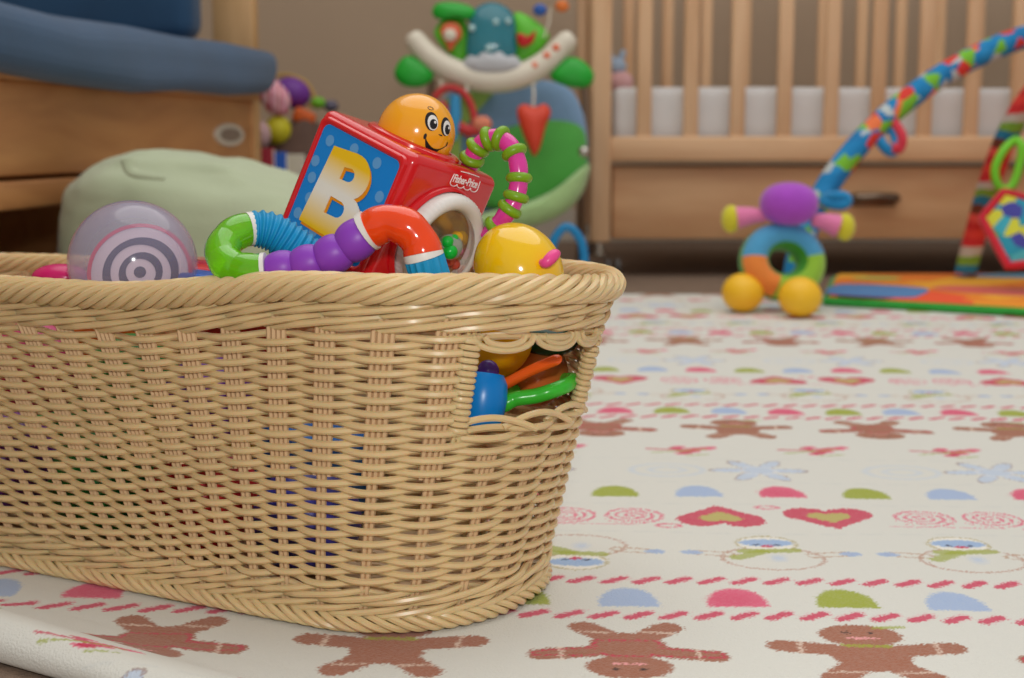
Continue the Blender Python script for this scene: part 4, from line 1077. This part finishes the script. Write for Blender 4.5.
shape([(517, 34), (524, 34), (530, 38), (536, 30), (533, 42), (524, 47), (518, 44)], 0.02, -0.012, 'bird', mat('bird_red', (196, 24, 28), rough=0.4), label='red bird')
shape([(468, 30), (470, 14), (480, 5), (492, 2), (505, 6), (514, 16), (516, 36), (514, 58), (490, 64), (468, 58)], 0.05, 0.0, 'waterfall', mat('clear_teal', (50, 150, 170), rough=0.12, trans=0.35, spec=0.7, alpha=0.85), label='clear teal waterfall dome')
for q in ((472, 28, 3.2), (496, 22, 3), (508, 21, 3), (489, 48, 3.4)):
    mb = MB(); mb.ell(bp(q[0], q[1], -0.024), (q[2] * UB, 0.005, q[2] * UB), 12, 8); mb.build('water_drop', mat('drop_white', (190, 224, 226), rough=0.1), bou)
shape([(462, 66), (468, 56), (476, 58), (482, 52), (492, 54), (500, 51), (508, 57), (516, 56), (522, 66), (508, 74), (475, 74)], 0.05, -0.01, 'foam', mat('foam_white', (190, 192, 196), rough=0.5), label='white foam at the foot of the waterfall')
for s_, (q0, q1, q2) in enumerate((((543, 18), (540, 10), (547, 4)), ((555, 10), (562, 6), (560, 14)))):
    mb = MB(); mb.ell(bp(*q1), (7 * UB, 0.008, 6 * UB), 14, 10); mb.build('butterfly_wing', mat('wing_%d' % s_, ((40, 90, 170), (222, 120, 50))[s_], rough=0.4), bou, label=('blue wing', 'orange wing')[s_])
mb = MB(); mb.tube([bp(550, 8), bp(549, 22), bp(544, 38)], 0.002, 8); mb.build('butterfly_stalk', MATS['bar_cream'], bou)
# hanging toys
for (x, y0, y1) in ((441, 80, 96), (466, 82, 94), (533, 82, 108)):
    mb = MB(); mb.tube([bp(x, y0, -0.01), bp(x + 1, (y0 + y1) / 2, -0.02), bp(x, y1, -0.02)], 0.0028, 8); mb.build('cord', MATS['bar_cream'], bou)
shape([(517, 110), (524, 104), (534, 107), (545, 104), (551, 112), (546, 126), (540, 148), (534, 156), (528, 146), (520, 126)], 0.045, -0.03, 'hanging_parrot', mat('parrot_red', (214, 66, 40), rough=0.5), label='orange red hanging leaf toy')
mb = MB(); mb.tube(spline([bp(434, 98, -.02), bp(446, 88, -.02), bp(462, 92, -.02), bp(472, 108, -.02), bp(474, 128, -.02), bp(466, 136, -.02)], 8), 0.008, 10)
mb.tube(spline([bp(440, 104, -.02), bp(452, 120, -.03), bp(466, 130, -.03), bp(480, 130, -.03)], 8), 0.012, 10); mb.build('hanging_monkey', mat('monkey_red', (190, 50, 50), rough=0.6), bou, label='red hanging monkey')
mb = MB(); mb.ell(bp(482, 124, -.035), (10 * UB, 0.014, 8 * UB), 14, 10); mb.build('monkey_foot', mat('monkey_coral', (220, 130, 100), rough=0.6), bou)
mb = MB(); mb.tube([bp(455, 96, -.04), bp(455, 115, -.04), bp(452, 140, -.04)], [0.011, 0.014, 0.010], 12); mb.build('hanging_tube', mat('tube_blue', (50, 140, 190), rough=0.5), bou, label='blue hanging tube')
mb = MB(); mb.ell(bp(584, 152, -.03), 6 * UB, 16, 10); mb.build('side_knob', mat('castor_chrome', (190, 186, 178)), bou, label='shiny side knob')

# blue loop standing behind the basket
lo = [(549, 300), (550, 262), (554, 240), (566, 227), (578, 236), (584, 256), (585, 300)]
P = [at(x, y, 2.45) for x, y in lo]; P[0][2] = P[-1][2] = 0.012
base_ = [P[-1], np.array([P[-1][0] - 0.012, P[-1][1], 0.0075]), np.array([P[0][0] + 0.012, P[0][1], 0.0075])]
mb = MB(); mb.tube(spline(P + base_[1:], 8, closed=True), 0.0078, 14, closed=True)
o = mb.build('plastic_hoop', mat('hoop_blue', (0, 124, 180), rough=0.35)); tag(o, 'bright blue plastic hoop standing behind the basket right of the egg', 'toy')

# ---------------------------------------------------------------- daybed on the left
M_oak = wood('honey_oak', (168, 112, 66), (198, 142, 88), (3, 0.5, 3))
M_oakd = wood('honey_oak_pale', (188, 146, 96), (212, 170, 120), (3, 3, 0.5))
bed = thing('wooden_daybed', 'honey oak daybed with a drawer panel and blue pads along the left wall', 'daybed', (-1.0, 2.2, FZ))
P0 = np.array([-0.71, 1.50]); P1 = np.array([-0.526, 2.90]); dv = P1 - P0; Lb = np.linalg.norm(dv); dv /= Lb; nv = np.array([-dv[1], dv[0]])   # nv points left/back
ang = math.atan2(dv[1], dv[0])
def bb(l0, l1, w0, w1, z0, z1, name, m, bev=0.004, par=None, label=None, fn=None, sub=0, seg=2):
    c = P0 + dv * (l0 + l1) / 2 + nv * (w0 + w1) / 2
    b = MB(); b.box((c[0], c[1], (z0 + z1) / 2), (abs(l1 - l0), abs(w1 - w0), abs(z1 - z0)), R=Rxyz(0, 0, ang), bev=bev, fn=fn, sub=sub, seg=seg)
    return b.build(name, m, par or bed, label=label)
W = 0.62
bb(0, Lb, -0.012, W, 0.388, 0.412, 'seat_board', M_oak)
bb(0.02, Lb - 0.004, 0.002, 0.024, 0.262, 0.388, 'front_panel', M_oak)
bb(0.0, Lb, -0.006, 0.03, 0.218, 0.256, 'bottom_rail', M_oak)
bb(0.0, Lb, W - 0.025, W, FZ, 0.388, 'back_shade_panel', M_oak)  # back and end panels extended to the floor to darken the space underneath
bb(Lb - 0.022, Lb, 0.0, W - 0.025, FZ, 0.388, 'end_shade_panel', M_oak)
bb(0, 0.022, 0.03, W - 0.025, FZ, 0.388, 'end_shade_panel', M_oak)
for l_ in (0.03, Lb - 0.03):
    for w_ in (0.03, W - 0.03): bb(l_ - 0.025, l_ + 0.025, w_ - 0.025, w_ + 0.025, FZ, 0.23, 'leg', M_oak)
# upright end posts with a board
bb(Lb + 0.0, Lb + 0.04, 0.0, 0.085, 0.20, 0.95, 'end_post', M_oakd); bb(Lb + 0.0, Lb + 0.04, W - 0.085, W, 0.20, 0.95, 'end_post', M_oakd)
bb(Lb + 0.008, Lb + 0.03, 0.08, W - 0.08, 0.80, 0.92, 'end_board', M_oakd)
lc2 = P0 + dv * (Lb - 0.16)
def plate(rx, rz, h, name, m, par, label):
    b = MB(); vs = [];
    for sc, hh in ((1.0, 0.0), (0.97, h), (0.0, h)):
        for k in range(28):
            a = 2 * PI * k / 28; q = lc2 + dv * (rx * sc * math.cos(a)) - nv * (hh - 0.002); vs.append([q[0], q[1], 0.320 + rz * sc * math.sin(a)])
    b.add(vs, [(i * 28 + k, i * 28 + (k + 1) % 28, (i + 1) * 28 + (k + 1) % 28, (i + 1) * 28 + k) for i in range(2) for k in range(28)])
    return b.build(name, m, par, label=label)
pl = plate(0.085, 0.022, 0.004, 'oval_badge', mat('badge_cream', (196, 186, 170), rough=0.4), bed, 'pale oval badge')
plate(0.062, 0.013, 0.0052, 'badge_centre', mat('badge_brown', (128, 112, 100), rough=0.4), pl, 'grey brown centre of the badge')
nzf = lambda q, s, a: a * noise.noise(Vector((q[0] * s, q[1] * s, q[2] * s)))
M_denim = mat('denim_blue', (34, 72, 106), rough=0.85, var=0.10, vscale=8, bump=0.3, bscale=300, sheen=0.2)
def padfn(q):
    k = 1.0; d = Vector((q[0] * 7, q[1] * 9, q[2] * 7)); n1 = noise.noise(d); n2 = noise.noise(d * 2.3)
    sag = -0.012 * max(0, -q[1]) / 0.33
    return q + np.array([0.006 * n2, 0.016 * n1, 0.014 * n1 + 0.006 * n2 + (sag - 0.012 * math.sin((q[0] + 0.7) * 2.4) if q[1] < -0.25 else 0)])
c = P0 + dv * (Lb / 2 - 0.005) + nv * (W / 2 - 0.03)
mb = MB(); mb.box((c[0], c[1], 0.455), (Lb + 0.02, W + 0.05, 0.090), R=Rxyz(0, 0, ang), bev=0.032, seg=5, sub=5, fn=padfn)
o = mb.build('seat_cushion', M_denim); tag(o, 'thick denim blue cushion hanging over the front edge of the oak daybed', 'cushion')
c = P0 + dv * (Lb - 0.055) + nv * (0.07 + (W - 0.14) / 2 + 0.015)
mb = MB(); mb.box((c[0], c[1], 0.716), (0.10, W - 0.16, 0.42), R=Rxyz(0, 0, ang), bev=0.035, seg=4, sub=4, fn=lambda q: q + np.array([0.008 * noise.noise(Vector(q) * 9), 0, 0.006 * noise.noise(Vector(q) * 6)]))
o = mb.build('back_cushion', M_denim); tag(o, 'dark blue upright cushion leaning on the daybed end post', 'cushion')

# pale green beanbag
def bag(q, d):
    x, y, z = q; n1 = noise.noise(Vector((d[0] * 1.8 + 3, d[1] * 1.8, d[2] * 1.8))); n2 = noise.noise(Vector((d[0] * 5, d[1] * 5, d[2] * 9)))
    z *= 1 - 0.26 * max(0, min(1, (x + 0.09) / 0.26)) ; s = 1 + 0.05 * n1 + 0.030 * n2 + 0.010 * noise.noise(Vector((d[0] * 7, d[1] * 7, d[2] * 16 + d[0] * 5)))
    fold = 0.010 * math.exp(-((z - 0.115 + 0.25 * (x + 0.06) ** 2 + 0.10 * x) / 0.012) ** 2) * (1 if y < 0 else 0)
    return np.array([x * s - 0, y * s + fold * 1.5, z * s])
mb = MB(); cb = at(203, 300, 1.98); cb = np.array([cb[0], 1.98, 0.150])
mb.ell(cb, (0.192, 0.17, 0.153), 64, 44, p=0.68, fn=bag)
bgo = mb.build('beanbag_pillow', mat('sage_fabric', (182, 192, 160), rough=0.9, bump=0.35, bscale=260, var=0.04, vscale=14, sheen=0.2), recalc=True)
tag(bgo, 'pale green floor pillow slumped behind the basket in front of the daybed', 'pillow')
tf = [(-0.075, -0.165, 0.138), (-0.055, -0.172, 0.118), (-0.02, -0.176, 0.108), (0.02, -0.176, 0.106)]
mb = MB(); P = spline([at(128, 160, 1.80), at(132, 172, 1.795), at(148, 176, 1.79), at(165, 178, 1.79)], 8)
mb.tube(P, np.linspace(0.010, 0.004, len(P)), 10, flat=0.6); mb.build('seam_fold', MATS['sage_fabric'], bgo)

# ---------------------------------------------------------------- toy pile by the wall
def tp_(px, py, d=3.15): return at(px, py, d)
bx = thing('toy_bin', 'dark brown storage bin piled with toys beyond the daybed', 'bin', ((300 - 512) / F * 3.3, 3.35, FZ))
mb = MB(); c_ = (300 - 512) / F * 3.3
for (x, y, sx, sy) in ((c_, 3.2, 0.24, 0.012), (c_, 3.5, 0.24, 0.012), (c_ - 0.114, 3.35, 0.012, 0.29), (c_ + 0.114, 3.35, 0.012, 0.29)):
    mb.box((x, y, 0.13 + FZ), (sx, sy, 0.26), bev=0.002)
mb.box((c_, 3.35, FZ + 0.006), (0.24, 0.3, 0.012), bev=0.002)
mb.build('bin_wall', mat('bin_brown', (64, 50, 42), rough=0.8), bx)
def stand_book(px0, px1, ytop, d, rgb, nm, label, thick=0.03, tilt=0.0):
    x0, x1 = (px0 - 512) / F * d, (px1 - 512) / F * d; ztop = 0.31 + (140 - ytop) * d / F
    t_ = thing('storybook', label, 'book', ((x0 + x1) / 2, d, FZ), 'books standing beyond the daybed')
    mb = MB(); mb.box(((x0 + x1) / 2, d, (ztop + FZ) / 2), (x1 - x0, thick, ztop - FZ), bev=0.003); mb.build('cover', mat('book_' + nm, rgb, rough=0.6), t_)
    mb = MB(); mb.box(((x0 + x1) / 2 + 0.001, d, (ztop + FZ) / 2), ((x1 - x0), thick - 0.006, ztop - FZ - 0.008), bev=0); mb.build('pages', mat('paper', (226, 220, 206), rough=0.9), t_)
stand_book(258, 276, 148, 3.08, (150, 26, 44), 'crimson', 'crimson storybook standing next to the daybed end')
stand_book(277, 289, 152, 3.10, (24, 84, 176), 'blue', 'blue storybook standing between the crimson and cream ones')
stand_book(290, 306, 154, 3.12, (190, 182, 164), 'cream', 'cream storybook standing right of the blue one')
blob('rubber_ball', 'yellow ball resting on the pile in the dark toy bin', 'ball', tp_(278, 130, 3.22), (0.030, 0.03, 0.034), (206, 196, 40), mname='ball_lemon', rough=0.6)
t_ = thing('toy_helmet', 'purple rounded toy with yellow edge on top of the toy pile', 'toy', tp_(292, 110, 3.3))
mb = MB(); mb.ell(tp_(292, 93, 3.3), (0.045, 0.04, 0.036), 24, 14, R=Rxyz(0, 0.3, 0)); mb.build('toy_shell', mat('grape', (112, 50, 150), rough=0.5), t_)
mb = MB(); mb.tube(spline([tp_(268, 80, 3.3), tp_(285, 75, 3.3), tp_(305, 82, 3.3), tp_(314, 98, 3.3), tp_(308, 108, 3.3)], 8), 0.0045, 8); mb.build('toy_edge', mat('edge_ochre', (190, 150, 70), rough=0.5), t_)
clf = lambda q, d: q * (1 + 0.16 * noise.noise(Vector(d) * 3))
mb = MB(); mb.ell(tp_(275, 98, 3.2), (0.032, 0.03, 0.042), 28, 18, R=Rxyz(0, -0.5, 0), fn=clf)
o = mb.build('baby_cloth', stripes('pink_stripes', [(224, 120, 150), (232, 200, 204), (214, 90, 110), (230, 190, 200)], 'X', 40, noisy=0.04)); tag(o, 'crumpled pink and white striped cloth on the toy pile', 'cloth')
mb = MB(); mb.ell(tp_(262, 93, 3.22), (0.028, 0.03, 0.017), 24, 14, fn=clf); o = mb.build('baby_cloth', mat('cloth_sky', (150, 190, 204), rough=0.9)); tag(o, 'pale blue cloth tucked beside the denim cushion', 'cloth')
mb = MB(); mb.box(tp_(304, 117, 3.28), (0.052, 0.045, 0.034), R=Rxyz(0.1, 0.45, 0.2), bev=0.008, seg=3); o = mb.build('toy_block', mat('block_orange', (214, 96, 30), rough=0.5)); tag(o, 'orange block on the right of the toy pile', 'toy')
blob('soft_frog', 'lime green knob of a toy on the right of the pile', 'toy', tp_(318, 103, 3.3), (0.018, 0.018, 0.014), (110, 180, 40), mname='frog_lime', rough=0.6)
blob('toy_car_shell', 'dusky blue toy behind the lime green one', 'toy', tp_(331, 106, 3.34), (0.018, 0.02, 0.014), (96, 92, 110), mname='dusky_blue', rough=0.6)
blob('pink_plush', 'pale pink plush between the yellow ball and the daybed', 'stuffed toy', tp_(262, 135, 3.18), (0.02, 0.02, 0.03), (196, 160, 162), mname='plush_blush', rough=0.9)
# heap that carries the toys in the bin
mb = MB(); mb.ell((c_, 3.35, 0.19), (0.105, 0.135, 0.165), 36, 20, p=0.8, fn=lambda q, d: q * (1 + 0.10 * noise.noise(Vector(d) * 3)))
o = mb.build('folded_quilt', mat('quilt_umber', (92, 70, 60), rough=0.95, var=0.2, vscale=20)); tag(o, 'dark brown bundled quilt filling the toy bin', 'quilt')
